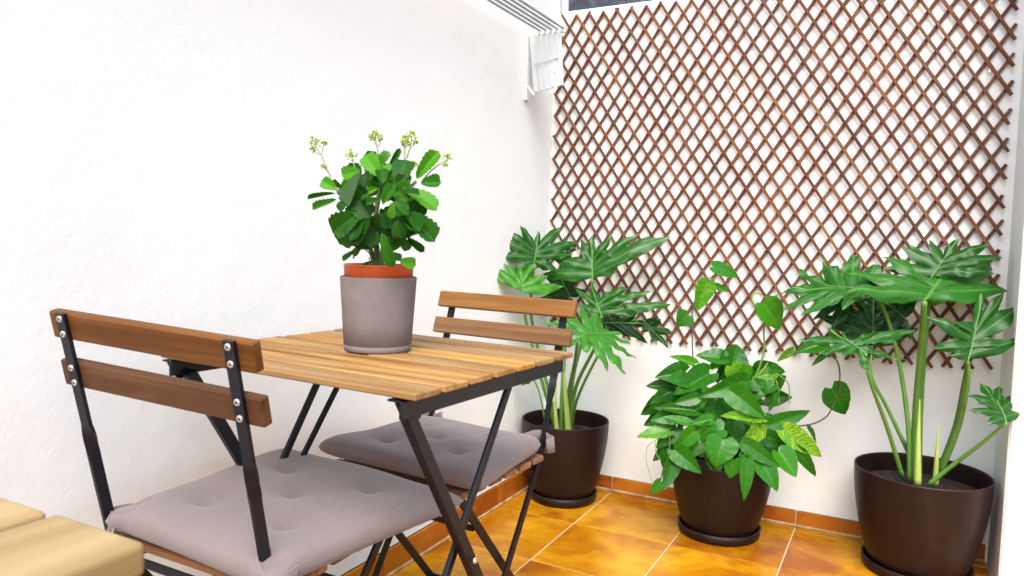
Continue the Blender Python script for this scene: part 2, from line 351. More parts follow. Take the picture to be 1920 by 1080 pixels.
LEAVES_WALL=[
((0.059,2.263,0.775),(0.333,0.778,0.533),(0.329,-0.626,0.707),[(-0.17,-0.115),(-0.199,-0.051),(-0.157,0.068),(-0.117,0.21),(-0.041,0.246),(0,0.36),(0.067,0.401),(0.096,0.363),(0.112,0.295),(0.155,0.223)],0.42,0.55),
((-0.062,2.258,0.797),(-0.994,-0.033,0.109),(0.105,-0.636,0.764),[(-0.09,0.07),(-0.071,0.139),(-0.112,0.173),(-0.088,0.225),(0,0.266),(0.091,0.215),(0.118,0.147),(0.167,0.071),(0.132,0)],0.62,0.5),
((-0.062,2.346,0.625),(-0.011,0.291,0.957),(0.17,-0.942,0.288),[(-0.136,0.009),(-0.149,0.084),(-0.121,0.145),(-0.059,0.173),(0,0.198),(0.068,0.183),(0.095,0.155),(0.091,0.089),(0.12,0.075)],0.5,0.15),
((-0.047,2.405,0.69),(0.042,0.374,0.926),(0.122,-0.922,0.367),[(-0.11,0.016),(-0.142,0.105),(-0.078,0.153),(0,0.17),(0.067,0.118),(0.066,0.043)],0.5,0.1),
((-0.071,2.128,0.641),(-0.828,0.123,0.547),(0.283,-0.751,0.597),[(-0.047,-0.04),(-0.054,0.039),(-0.087,0.078),(-0.084,0.147),(0,0.131),(0.012,0.078),(0.066,0.018),(0.164,-0.048),(0.057,-0.083),(0.029,-0.042)],0.42,0.45),
((0.166,2.24,0.627),(0.181,0.437,0.881),(0.341,-0.868,0.36),[(-0.049,-0.004),(-0.095,-0.003),(-0.125,0.084),(-0.057,0.09),(0,0.21),(0.053,0.233),(0.099,0.212),(0.117,0.113),(0.07,0.073)],0.6,0.3),
((0.259,2.232,0.48),(-0.328,0.499,0.802),(0.459,-0.658,0.597),[(-0.058,-0.004),(-0.091,0.038),(-0.055,0.059),(-0.07,0.082),(0,0.135),(0.046,0.116),(0.079,0.087),(0.048,0.027)],0.72,0.3),
((0.073,2.354,0.836),(0.427,0.44,0.79),(0.04,-0.882,0.47),[(-0.118,-0.033),(-0.112,0.05),(-0.059,0.106),(0,0.157),(0.076,0.18),(0.121,0.149),(0.107,0.082)],0.5,0.3),
((-0.118,2.349,0.752),(-0.992,-0.101,0.079),(0.127,-0.865,0.485),[(-0.093,0.048),(-0.064,0.104),(0,0.116),(0.07,0.057),(0.09,-0.018),(0.05,-0.08)],0.45,0.2),
((0.021,2.352,0.716),(-0.748,0.088,0.657),(0.155,-0.941,0.301),[(-0.094,0.003),(-0.06,0.056),(0,0.085),(0.067,0.064),(0.064,0.024),(-0.032,-0.053)],0.5,0.05)]
STEMS_WALL=[
([(0.065,2.362,0.253),(0.059,2.375,0.457),(0.061,2.324,0.662),(0.059,2.263,0.775)],0.0125),
([(0.076,2.368,0.253),(0.069,2.381,0.473),(0.071,2.378,0.717),(0.073,2.354,0.836)],0.009),
([(0.053,2.335,0.267),(0.041,2.34,0.416),(0.012,2.337,0.58),(-0.025,2.305,0.716),(-0.062,2.258,0.797)],0.0075),
([(0.033,2.281,0.289),(-0.009,2.224,0.427),(-0.056,2.152,0.564),(-0.071,2.128,0.641)],0.0065),
([(0.047,2.359,0.336),(-0.014,2.337,0.463),(-0.059,2.32,0.552),(-0.062,2.346,0.625)],0.006),
([(0.127,2.342,0.3),(0.16,2.313,0.439),(0.171,2.272,0.564),(0.167,2.252,0.626)],0.0075),
([(0.122,2.395,0.285),(0.154,2.366,0.427),(0.163,2.301,0.558),(0.167,2.252,0.626)],0.006),
([(0.099,2.291,0.275),(0.157,2.282,0.347),(0.214,2.25,0.421),(0.258,2.232,0.48)],0.0065)]
SHEATHS_WALL=[
([(0.072,2.31,0.265),(0.067,2.318,0.395),(0.065,2.336,0.499)],0.011),
([(0.115,2.322,0.269),(0.114,2.317,0.357),(0.114,2.323,0.433)],0.009)]
POTHOS_LEAVES=[
((-0.553,2.285,0.54),(-0.855,-0.428,0.292),(0.516,-0.657,0.55),0.083,0.036,0.75),
((-0.471,2.33,0.56),(-0.883,-0.456,0.112),(0.413,-0.639,0.649),0.090,0.064,0.3),
((-0.451,2.339,0.533),(0.141,0.52,0.843),(0.511,-0.767,0.388),0.089,0.102,0.2),
((-0.495,2.224,0.525),(-0.473,-0.814,-0.338),(0.45,-0.553,0.701),0.147,0.080,0.25),
((-0.582,2.209,0.481),(-0.884,-0.467,-0.026),(0.384,-0.756,0.53),0.098,0.057,0.1),
((-0.395,2.231,0.514),(-0.566,-0.786,-0.248),(0.739,-0.617,0.27),0.145,0.066,0.3),
((-0.436,2.258,0.551),(0.444,0.167,-0.88),(0.547,-0.829,0.118),0.055,0.069,0.85),
((-0.396,2.278,0.55),(0.055,-0.047,-0.997),(0.502,-0.862,0.068),0.051,0.037,0.6),
((-0.414,2.151,0.495),(0.845,-0.077,-0.528),(0.113,-0.941,0.318),0.117,0.077,0.4),
((-0.331,2.167,0.424),(-0.885,-0.462,0.046),(0.385,-0.674,0.631),0.115,0.048,0.9),
((-0.326,2.168,0.401),(-0.411,-0.783,-0.467),(0.853,-0.511,0.107),0.085,0.066,0.97),
((-0.324,2.28,0.381),(0.824,0.459,0.334),(0.421,-0.889,0.181),0.138,0.056,0.4),
((-0.272,2.218,0.387),(0.771,0.366,-0.521),(0.544,-0.804,0.24),0.142,0.071,1),
((-0.415,2.074,0.371),(-0.06,-0.547,-0.835),(0.358,-0.793,0.493),0.075,0.099,0.45),
((-0.542,2.049,0.327),(0.845,-0.077,-0.53),(0.155,-0.912,0.379),0.094,0.063,0.3),
((-0.493,2.079,0.383),(-0.619,-0.378,-0.689),(0.28,-0.925,0.256),0.084,0.053,0.5),
((-0.58,2.122,0.363),(-0.867,-0.469,-0.17),(0.261,-0.716,0.647),0.097,0.050,0.8),
((-0.507,2.143,0.426),(-0.882,-0.455,0.122),(0.443,-0.713,0.544),0.117,0.049,0.2),
((-0.514,2.092,0.401),(-0.865,-0.437,0.246),(0.491,-0.642,0.589),0.078,0.031,0.5),
((-0.452,2.103,0.416),(-0.856,-0.467,-0.222),(0.25,-0.749,0.614),0.064,0.038,0.5),
((-0.455,2.089,0.406),(-0.373,-0.264,-0.89),(0.543,-0.84,0.021),0.057,0.045,0.4),
((-0.509,2.145,0.465),(-0.842,-0.464,-0.275),(0.388,-0.875,0.289),0.069,0.044,0.3),
((-0.359,2.102,0.362),(0.856,0.107,-0.506),(0.24,-0.949,0.206),0.111,0.052,0.3),
((-0.32,2.119,0.318),(0.619,-0.22,-0.754),(0.308,-0.815,0.491),0.093,0.067,0.4),
((-0.348,2.082,0.323),(0.045,-0.252,-0.967),(0.368,-0.896,0.25),0.112,0.044,0.35),
((-0.384,2.074,0.319),(-0.083,-0.118,-0.99),(0.327,-0.941,0.085),0.053,0.054,0.45),
((-0.277,2.166,0.336),(0.644,-0.143,-0.752),(0.405,-0.77,0.493),0.080,0.075,0.55),
((-0.239,2.231,0.331),(0.613,0.267,-0.743),(0.579,-0.792,0.193),0.103,0.043,0.2),
((-0.335,2.206,0.363),(0.873,0.444,-0.2),(0.483,-0.844,0.233),0.095,0.057,0.1),
((-0.543,2.046,0.304),(-0.115,-0.479,-0.87),(0.675,-0.68,0.285),0.096,0.058,0.2),
((-0.565,2.007,0.244),(-0.533,-0.339,-0.775),(0.248,-0.939,0.24),0.049,0.033,0.4),
((-0.577,2.074,0.313),(-0.047,-0.1,-0.994),(0.121,-0.988,0.094),0.056,0.026,0.15),
((-0.331,2.378,0.522),(-0.848,-0.465,-0.252),(0.3,-0.815,0.495),0.070,0.052,0.85),
((-0.34,2.375,0.533),(0.881,0.454,-0.133),(0.471,-0.868,0.158),0.049,0.041,0.5),
((-0.323,2.347,0.493),(-0.73,-0.425,-0.536),(0.075,-0.829,0.554),0.053,0.043,0.4),
((-0.366,2.29,0.498),(-0.705,-0.415,-0.575),(0.113,-0.867,0.486),0.032,0.043,0.2),
((-0.216,2.26,0.395),(0.497,0.197,-0.845),(0.785,-0.518,0.34),0.055,0.021,0.2),
((-0.165,2.373,0.495),(0.524,0.213,-0.825),(0.502,-0.86,0.096),0.095,0.098,0.25),
((-0.188,2.281,0.636),(-0.849,-0.466,-0.248),(0.269,-0.786,0.556),0.076,0.056,0.4),
((-0.181,2.282,0.604),(-0.664,-0.397,-0.633),(0.076,-0.879,0.471),0.048,0.020,0.15),
((-0.285,2.431,0.591),(-0.705,-0.415,-0.575),(0.209,-0.897,0.39),0.058,0.028,0.9),
((-0.421,2.117,0.392),(-0.87,-0.469,-0.15),(0.267,-0.706,0.656),0.034,0.066,0.35),
((-0.354,2.103,0.337),(-0.386,-0.27,-0.882),(0.129,-0.963,0.238),0.038,0.035,0.5),
((-0.31,2.295,0.477),(-0.266,-0.211,-0.94),(0.317,-0.941,0.122),0.061,0.024,0.3),
((-0.58,2.283,0.692),(-0.594,-0.367,-0.716),(0.375,-0.914,0.157),0.046,0.069,0.35),
((-0.531,2.316,0.796),(-0.253,-0.205,-0.946),(0.259,-0.956,0.138),0.097,0.064,0.75),
((-0.522,2.348,0.844),(0.853,0.427,-0.299),(0.508,-0.808,0.299),0.089,0.051,0.45),
((-0.517,2.346,0.785),(0.837,0.413,-0.359),(0.489,-0.859,0.151),0.050,0.025,0.5),
((-0.362,2.311,0.741),(0.528,0.216,-0.821),(0.544,-0.828,0.132),0.094,0.095,0.62),
((-0.452,2.289,0.397),(0.304,-0.3,-0.904),(0.591,-0.685,0.426),0.087,0.060,0.456376),
((-0.492,2.294,0.398),(0.317,-0.297,-0.901),(0.559,-0.709,0.431),0.086,0.073,0.178343),
((-0.546,2.172,0.508),(-0.6,-0.795,0.084),(0.615,-0.392,0.684),0.070,0.070,0.276888),
((-0.388,2.426,0.515),(0.908,-0.009,0.418),(-0.046,-0.996,0.08),0.066,0.067,0.274614),
((-0.584,2.24,0.304),(-0.551,-0.665,-0.505),(0.301,-0.722,0.623),0.101,0.063,0.153482),
((-0.435,2.387,0.445),(0.95,0.084,-0.302),(0.253,-0.776,0.578),0.087,0.071,0.555783),
((-0.473,2.241,0.345),(-0.241,-0.581,-0.777),(0.576,-0.73,0.367),0.086,0.073,0.489815),
((-0.543,2.362,0.403),(-0.589,-0.691,-0.42),(0.396,-0.7,0.594),0.097,0.072,0.578576),
((-0.509,2.404,0.514),(0.446,-0.305,0.842),(0.493,-0.701,-0.515),0.056,0.073,0.685673),
((-0.511,2.28,0.415),(-0.696,-0.71,-0.105),(0.66,-0.691,0.296),0.101,0.070,0.531812),
((-0.462,2.355,0.492),(0.423,-0.242,0.873),(0.413,-0.806,-0.424),0.064,0.073,0.48212),
((-0.432,2.377,0.337),(0.8,-0.049,-0.598),(0.278,-0.854,0.44),0.080,0.070,0.125117),
((-0.42,2.244,0.417),(0.901,-0.068,-0.429),(0.217,-0.785,0.58),0.067,0.055,0.379198),
((-0.511,2.26,0.437),(-0.328,-0.591,-0.737),(0.165,-0.804,0.571),0.094,0.061,0.346025),
((-0.488,2.31,0.391),(0.368,-0.311,-0.876),(0.63,-0.609,0.481),0.078,0.063,0.448538),
((-0.566,2.149,0.369),(-0.429,-0.671,-0.605),(0.458,-0.739,0.494),0.085,0.065,0.438315),
((-0.504,2.179,0.466),(-0.483,-0.656,-0.58),(0.276,-0.743,0.61),0.095,0.064,0.469101),
((-0.406,2.284,0.461),(0.972,0.014,0.237),(-0.141,-0.769,0.624),0.066,0.074,0.327868),
((-0.514,2.262,0.439),(-0.669,-0.693,-0.268),(0.57,-0.71,0.413),0.106,0.062,0.690566),
((-0.494,2.235,0.415),(-0.363,-0.64,-0.677),(0.212,-0.764,0.609),0.085,0.070,0.596083),
((-0.474,2.228,0.289),(0.33,-0.326,-0.886),(0.319,-0.845,0.43),0.078,0.058,0.693295),
((-0.558,2.15,0.412),(-0.659,-0.739,-0.139),(0.632,-0.645,0.43),0.089,0.068,0.280414),
((-0.508,2.352,0.311),(0.084,-0.469,-0.879),(0.272,-0.838,0.473),0.076,0.070,0.121857),
((-0.354,2.455,0.464),(0.767,-0.072,0.637),(-0.138,-0.989,0.055),0.065,0.067,0.445385),
((-0.649,2.314,0.367),(-0.562,-0.72,-0.407),(0.691,-0.679,0.249),0.086,0.063,0.277869),
((-0.426,2.42,0.487),(0.737,-0.118,0.666),(-0.182,-0.983,0.027),0.061,0.077,0.185611),
((-0.557,2.353,0.387),(-0.56,-0.749,-0.354),(0.506,-0.647,0.57),0.079,0.060,0.238012),
((-0.51,2.433,0.395),(-0.606,-0.684,-0.407),(0.619,-0.726,0.3),0.102,0.074,0.129336),
((-0.561,2.208,0.525),(-0.683,-0.727,-0.071),(0.63,-0.636,0.446),0.094,0.073,0.189838),
((-0.402,2.303,0.337),(0.876,-0.151,-0.459),(0.241,-0.688,0.685),0.059,0.057,0.134537),
((-0.45,2.349,0.426),(0.952,0.016,-0.307),(0.115,-0.944,0.308),0.074,0.067,0.663123),
((-0.508,2.409,0.418),(-0.57,-0.685,-0.453),(0.39,-0.711,0.585),0.097,0.070,0.472527),
((-0.454,2.231,0.314),(0.569,-0.239,-0.787),(0.286,-0.84,0.461),0.071,0.062,0.542052),
((-0.468,2.202,0.45),(-0.027,-0.508,-0.861),(0.606,-0.693,0.39),0.079,0.065,0.243151),
((-0.499,2.155,0.331),(-0.361,-0.743,-0.563),(0.632,-0.639,0.438),0.067,0.056,0.671225),
((-0.329,2.271,0.342),(0.432,-0.296,-0.852),(0.248,-0.869,0.428),0.074,0.066,0.312579),
((-0.545,2.367,0.428),(-0.54,-0.709,-0.454),(0.361,-0.683,0.636),0.087,0.072,0.582702),
((-0.57,2.225,0.421),(-0.675,-0.737,-0.037),(0.708,-0.661,0.249),0.090,0.057,0.119899),
((-0.403,2.338,0.461),(0.786,-0.02,0.618),(-0.109,-0.988,0.106),0.071,0.074,0.471679),
((-0.432,2.294,0.396),(0.706,-0.219,-0.674),(0.173,-0.869,0.463),0.063,0.073,0.191268),
((-0.413,2.199,0.394),(0.503,-0.338,-0.796),(0.56,-0.574,0.598),0.063,0.071,0.321381),
((-0.525,2.333,0.466),(-0.709,-0.698,-0.103),(0.65,-0.703,0.288),0.107,0.063,0.504679),
((-0.458,2.284,0.397),(0.71,-0.197,-0.676),(0.252,-0.825,0.505),0.065,0.075,0.318552),
((-0.477,2.221,0.318),(0.392,-0.302,-0.869),(0.481,-0.737,0.474),0.077,0.068,0.664289),
((-0.449,2.293,0.416),(0.213,-0.493,-0.843),(0.638,-0.583,0.502),0.063,0.057,0.42905),
((-0.487,2.294,0.387),(-0.435,-0.735,-0.52),(0.55,-0.674,0.492),0.073,0.075,0.132257),
((-0.48,2.245,0.406),(-0.082,-0.588,-0.805),(0.707,-0.603,0.369),0.070,0.056,0.122563),
((-0.537,2.219,0.42),(-0.319,-0.636,-0.702),(0.565,-0.723,0.398),0.082,0.057,0.425162),
((-0.441,2.322,0.443),(0.947,-0.097,-0.305),(0.153,-0.698,0.699),0.059,0.067,0.325977),
((-0.405,2.264,0.453),(0.819,-0.092,-0.566),(0.259,-0.821,0.508),0.071,0.057,0.287031),
((-0.434,2.257,0.472),(0.762,-0.22,0.61),(-0.129,-0.973,-0.19),0.051,0.056,0.35719),
((-0.346,2.308,0.385),(0.978,-0.093,-0.186),(0.008,-0.878,0.479),0.057,0.062,0.159119),
((-0.488,2.38,0.483),(0.332,-0.234,0.914),(0.483,-0.79,-0.378),0.071,0.070,0.36531),
((-0.363,2.457,0.426),(0.983,0.103,0.149),(0.062,-0.965,0.256),0.080,0.066,0.178147),
((-0.489,2.366,0.287),(0.6,-0.237,-0.764),(0.088,-0.93,0.358),0.069,0.069,0.116483),
((-0.54,2.186,0.325),(-0.477,-0.65,-0.592),(0.534,-0.749,0.393),0.096,0.063,0.317447),
((-0.599,2.253,0.465),(-0.605,-0.699,-0.38),(0.355,-0.664,0.658),0.096,0.060,0.525661),
((-0.461,2.304,0.439),(0.258,-0.417,-0.871),(0.534,-0.69,0.489),0.070,0.065,0.364855),
((-0.655,2.304,0.415),(-0.521,-0.682,-0.514),(0.709,-0.68,0.184),0.092,0.067,0.131387),
((-0.534,2.194,0.457),(-0.667,-0.708,-0.23),(0.579,-0.688,0.437),0.100,0.060,0.220694)]
POTHOS_VINES=[
([(-0.49,2.36,0.335),(-0.563,2.308,0.456),(-0.562,2.302,0.525),(-0.566,2.295,0.609),(-0.569,2.288,0.685),(-0.562,2.296,0.744),(-0.549,2.317,0.785),(-0.52,2.358,0.818),(-0.498,2.37,0.824),(-0.479,2.378,0.798),(-0.477,2.366,0.775)],0.0022),
([(-0.41,2.351,0.416),(-0.361,2.344,0.573),(-0.359,2.328,0.657),(-0.359,2.32,0.69),(-0.376,2.302,0.722),(-0.392,2.296,0.751),(-0.386,2.3,0.77),(-0.367,2.31,0.768)],0.0032),
([(-0.325,2.382,0.522),(-0.287,2.377,0.494),(-0.28,2.365,0.436)],0.002),
([(-0.329,2.379,0.513),(-0.312,2.362,0.477),(-0.308,2.35,0.435)],0.002),
([(-0.347,2.361,0.555),(-0.365,2.338,0.524),(-0.403,2.338,0.486)],0.002),
([(-0.326,2.279,0.376),(-0.228,2.332,0.383),(-0.18,2.358,0.405),(-0.16,2.371,0.437),(-0.146,2.382,0.485),(-0.144,2.365,0.544),(-0.154,2.34,0.586),(-0.186,2.304,0.619),(-0.189,2.28,0.635)],0.0026),
([(-0.603,2.086,0.343),(-0.628,2.071,0.318),(-0.626,2.058,0.279),(-0.611,2.051,0.243),(-0.603,2.043,0.224)],0.0014),
([(-0.607,2.083,0.343),(-0.604,2.071,0.31),(-0.585,2.068,0.283)],0.0014),
([(-0.571,2.092,0.358),(-0.56,2.061,0.312),(-0.568,2.031,0.272),(-0.57,2.016,0.237)],0.002),
([(-0.517,2.29,0.347),(-0.525,2.237,0.456),(-0.5,2.255,0.521),(-0.486,2.298,0.533)],0.0025),
([(-0.458,2.321,0.348),(-0.44,2.283,0.475),(-0.423,2.307,0.522)],0.0025),
([(-0.473,2.313,0.348),(-0.531,2.198,0.43),(-0.588,2.194,0.48)],0.0022)]
KALANCHOE_LEAVES=[
((-0.887,1.012,0.994),(-0.803,-0.388,0.453),(0.517,-0.831,0.205),0.031,0.024,0.95),
((-0.881,1.002,0.985),(-0.859,-0.468,-0.207),(0.386,-0.858,0.339),0.050,0.010,0.35),
((-0.872,0.995,0.974),(-0.777,-0.443,-0.448),(0.248,-0.869,0.428),0.044,0.017,0.5),
((-0.832,1.009,1.025),(-0.793,-0.449,-0.411),(0.304,-0.878,0.371),0.032,0.028,0.9),
((-0.781,1.001,1.014),(-0.574,-0.243,0.782),(0.519,-0.846,0.118),0.049,0.033,0.98),
((-0.849,1.081,1.041),(0.445,0.298,0.845),(0.432,-0.898,0.089),0.032,0.019,0.8),
((-0.792,1.03,1.023),(0.393,0.273,0.878),(0.659,-0.749,-0.062),0.048,0.011,0.4),
((-0.754,1.014,1),(-0.074,0.44,0.895),(0.419,-0.801,0.428),0.055,0.040,0.2),
((-0.763,1.079,1.016),(0.481,0.315,0.818),(0.44,-0.894,0.085),0.063,0.027,0.85),
((-0.744,1.065,1.007),(0.885,0.465,-0.018),(0.428,-0.799,0.424),0.035,0.028,0.45),
((-0.735,1.001,0.993),(0.911,0.12,-0.395),(0.408,-0.409,0.816),0.069,0.040,0.92),
((-0.744,0.96,0.965),(0.387,0.27,0.881),(0.308,-0.939,0.153),0.038,0.021,0.5),
((-0.753,0.957,0.99),(-0.812,-0.455,-0.366),(0.412,-0.891,0.194),0.017,0.012,0.85),
((-0.751,0.957,0.981),(-0.858,-0.468,-0.213),(0.158,-0.634,0.757),0.031,0.015,0.2),
((-0.745,0.954,0.971),(-0.844,-0.464,-0.268),(0.326,-0.841,0.432),0.024,0.015,0.3),
((-0.723,0.972,0.984),(0.885,0.462,-0.055),(0.359,-0.603,0.712),0.035,0.016,0.2),
((-0.725,0.965,0.969),(0.849,0.423,-0.316),(0.518,-0.784,0.343),0.025,0.013,0.4),
((-0.723,0.96,0.966),(0.799,0.386,-0.461),(0.587,-0.667,0.459),0.029,0.014,0.4),
((-0.721,0.955,0.966),(-0.046,-0.099,-0.994),(0.344,-0.936,0.078),0.025,0.015,0.75),
((-0.798,0.97,1.017),(0.034,-0.399,-0.916),(-0.044,-0.917,0.398),0.065,0.035,0.12),
((-0.8,0.955,0.981),(0.7,-0.133,-0.702),(0.202,-0.905,0.373),0.051,0.039,0.15),
((-0.827,0.974,0.974),(-0.559,-0.351,-0.751),(0.174,-0.935,0.308),0.026,0.019,0.25),
((-0.783,1.011,1.015),(-0.51,-0.328,-0.795),(0.176,-0.945,0.277),0.019,0.026,0.15),
((-0.78,1.013,1.021),(0.104,0.129,0.986),(0.509,-0.859,0.059),0.017,0.019,0.9),
((-0.758,0.99,1.005),(-0.149,-0.152,-0.977),(0.303,-0.948,0.102),0.026,0.019,0.1),
((-0.8,0.991,1.019),(-0.161,-0.159,-0.974),(0.148,-0.98,0.135),0.025,0.024,0.15),
((-0.829,1.08,1.049),(-0.755,-0.356,0.55),(0.629,-0.629,0.456),0.020,0.022,0.6),
((-0.88,1.015,0.992),(0.531,0.338,0.777),(0.404,-0.907,0.119),0.041,0.018,0.8),
((-0.782,0.95,0.949),(-0.734,-0.426,-0.529),(0.416,-0.898,0.146),0.057,0.043,0.3),
((-0.791,0.967,0.941),(-0.586,-0.363,-0.724),(0.465,-0.883,0.066),0.058,0.042,0.35),
((-0.768,0.957,0.941),(-0.545,-0.344,-0.765),(0.299,-0.932,0.207),0.050,0.035,0.15),
((-0.798,0.985,0.93),(-0.199,-0.177,-0.964),(0.559,-0.828,0.037),0.042,0.033,0.2),
((-0.717,0.984,0.951),(0.677,0.306,-0.67),(0.688,-0.585,0.429),0.066,0.040,0.3),
((-0.725,0.98,0.947),(0.406,0.145,-0.902),(0.708,-0.674,0.21),0.039,0.032,0.2),
((-0.717,0.961,0.939),(0.227,0.046,-0.973),(0.384,-0.922,0.046),0.029,0.024,0.25),
((-0.734,0.974,0.936),(-0.109,-0.132,-0.985),(0.648,-0.761,0.03),0.024,0.020,0.2),
((-0.76,1.002,0.889),(0.479,0.314,0.82),(0.461,-0.885,0.07),0.028,0.024,0.45),
((-0.735,0.995,0.911),(0.613,0.266,-0.744),(0.476,-0.876,0.079),0.025,0.019,0.4),
((-0.724,1,0.911),(0.727,0.338,-0.597),(0.53,-0.83,0.176),0.036,0.014,0.3),
((-0.825,0.991,0.887),(-0.693,-0.409,-0.594),(0.165,-0.891,0.422),0.028,0.012,0.25),
((-0.828,1.013,0.9),(-0.457,-0.304,-0.836),(0.425,-0.9,0.094),0.027,0.013,0.8),
((-0.743,0.957,0.919),(0.272,0.071,-0.96),(0.443,-0.895,0.06),0.058,0.021,0.45),
((-0.761,1.001,0.885),(0.815,0.397,-0.422),(0.57,-0.682,0.458),0.023,0.015,0.5),
((-0.733,0.993,0.873),(0.875,0.446,-0.191),(0.483,-0.771,0.414),0.027,0.022,0.9),
((-0.784,0.988,0.871),(-0.805,-0.453,-0.383),(0.412,-0.892,0.187),0.021,0.007,0.1),
((-0.751,0.967,0.95),(-0.228,-0.192,-0.955),(0.276,-0.953,0.126),0.027,0.038,0.1),
((-0.737,0.963,0.956),(0.212,0.038,-0.977),(0.642,-0.759,0.11),0.032,0.031,0.12),
((-0.725,1.004,0.97),(0.786,0.377,-0.49),(0.574,-0.739,0.353),0.034,0.032,0.15),
((-0.808,1.026,0.931),(-0.12,-0.137,-0.983),(0.58,-0.814,0.043),0.031,0.030,0.1),
((-0.788,1.062,0.943),(0.577,-0.279,-0.768),(0.422,-0.703,0.572),0.043,0.033,0.320157),
((-0.778,0.981,0.934),(0.188,-0.52,-0.833),(0.426,-0.722,0.546),0.041,0.027,0.196239),
((-0.808,1.045,0.939),(0.416,-0.412,-0.811),(0.384,-0.729,0.567),0.040,0.036,0.174557),
((-0.815,1.081,0.96),(0.605,-0.285,-0.743),(0.47,-0.625,0.623),0.041,0.031,0.42872),
((-0.755,0.988,0.942),(0.756,-0.322,-0.571),(0.316,-0.584,0.748),0.034,0.033,0.19196),
((-0.824,1.083,0.99),(0.968,-0.008,-0.252),(0.064,-0.96,0.273),0.046,0.036,0.536038),
((-0.798,1.049,0.947),(0.692,-0.273,-0.668),(0.261,-0.768,0.584),0.039,0.036,0.183513),
((-0.826,1.035,0.943),(0.17,-0.606,-0.777),(0.679,-0.499,0.538),0.036,0.034,0.535079),
((-0.797,1.021,0.986),(0.892,-0.205,-0.404),(0.182,-0.653,0.735),0.035,0.031,0.444926),
((-0.813,1.024,0.927),(0.146,-0.555,-0.819),(0.578,-0.624,0.526),0.040,0.031,0.284779),
((-0.737,0.985,0.944),(0.823,-0.183,-0.537),(0.299,-0.664,0.685),0.039,0.029,0.188408),
((-0.812,0.991,0.957),(-0.172,-0.891,-0.421),(0.689,-0.414,0.595),0.029,0.036,0.152049),
((-0.781,1.033,0.951),(0.719,-0.275,-0.638),(0.416,-0.565,0.713),0.037,0.028,0.237435),
((-0.83,1.034,0.95),(0.201,-0.489,-0.849),(0.337,-0.779,0.529),0.043,0.034,0.171198),
((-0.843,1.018,0.94),(-0.247,-0.801,-0.546),(0.628,-0.561,0.539),0.036,0.028,0.159528),
((-0.813,1.095,0.984),(0.885,-0.148,-0.442),(0.164,-0.789,0.593),0.039,0.038,0.506712),
((-0.835,0.988,0.931),(-0.212,-0.889,-0.406),(0.407,-0.458,0.79),0.030,0.030,0.337935),
((-0.777,1.013,0.942),(0.604,-0.413,-0.682),(0.009,-0.852,0.523),0.033,0.037,0.504131),
((-0.756,1.004,0.988),(0.988,-0.149,-0.048),(-0.127,-0.944,0.306),0.034,0.037,0.525026),
((-0.843,1.041,0.945),(-0.035,-0.725,-0.688),(0.611,-0.561,0.559),0.035,0.030,0.357328),
((-0.776,1.012,0.945),(0.512,-0.412,-0.754),(0.526,-0.543,0.654),0.036,0.032,0.382681),
((-0.786,0.97,0.957),(-0.077,-0.71,-0.7),(0.14,-0.703,0.697),0.037,0.031,0.432304),
((-0.785,0.956,0.937),(-0.058,-0.697,-0.715),(0.397,-0.673,0.624),0.037,0.031,0.165316),
((-0.814,1.08,0.952),(0.726,-0.21,-0.654),(0.424,-0.612,0.668),0.042,0.033,0.362026),
((-0.789,1.096,0.97),(0.974,-0.133,-0.186),(0.027,-0.739,0.673),0.036,0.030,0.32949),
((-0.865,1.036,0.925),(0.096,-0.616,-0.782),(0.392,-0.699,0.598),0.037,0.030,0.290386),
((-0.777,1.005,0.928),(0.7,-0.352,-0.621),(0.083,-0.823,0.561),0.034,0.029,0.537011),
((-0.804,1.041,0.988),(0.998,-0.006,-0.064),(0.017,-0.93,0.366),0.043,0.032,0.401524),
((-0.75,0.99,0.968),(0.707,-0.333,-0.624),(0.149,-0.792,0.591),0.034,0.027,0.445892),
((-0.719,0.989,0.942),(0.819,-0.161,-0.551),(0.32,-0.669,0.671),0.041,0.032,0.196981),
((-0.799,0.999,0.978),(-0.402,-0.897,0.185),(0.804,-0.249,0.54),0.040,0.024,0.126734),
((-0.825,1.11,0.997),(0.343,0.822,0.454),(0.642,-0.558,0.526),0.028,0.019,0.203461),
((-0.794,1.017,0.995),(0.199,-0.255,0.946),(0.194,-0.936,-0.293),0.037,0.019,0.478709),
((-0.844,1.067,0.962),(-0.249,-0.861,-0.444),(0.626,-0.493,0.605),0.035,0.019,0.296482),
((-0.866,1.033,0.988),(-0.975,0.186,0.123),(-0.073,-0.787,0.612),0.039,0.023,0.322121),
((-0.796,1.033,1.008),(-0.547,0.437,0.714),(0.367,-0.642,0.673),0.039,0.021,0.205839),
((-0.777,1.016,0.972),(0.29,0.787,0.545),(0.202,-0.607,0.769),0.039,0.023,0.33299),
((-0.841,1.029,0.948),(-0.061,-0.751,-0.657),(0.571,-0.566,0.594),0.041,0.021,0.125769),
((-0.856,1.109,0.981),(-0.219,0.623,0.751),(0.134,-0.743,0.656),0.039,0.027,0.302551),
((-0.788,1.01,0.96),(-0.029,0.717,-0.697),(0.686,-0.493,-0.536),0.038,0.022,0.478392),
((-0.866,1.11,0.986),(-0.316,-0.226,0.921),(0.743,-0.663,0.093),0.033,0.024,0.208872),
((-0.828,1.033,0.962),(-0.973,0.138,0.187),(0.032,-0.718,0.695),0.045,0.024,0.230274),
((-0.812,1.051,0.963),(0.735,0.483,-0.476),(0.67,-0.626,0.399),0.038,0.027,0.300068),
((-0.792,1.011,0.943),(-0.305,0.138,-0.942),(-0.111,-0.988,-0.109),0.036,0.019,0.391609),
((-0.824,1.073,0.961),(0.911,-0.207,-0.357),(0.031,-0.828,0.56),0.035,0.027,0.379492),
((-0.79,1.01,0.947),(0.074,-0.472,-0.878),(0.49,-0.75,0.444),0.025,0.025,0.336686),
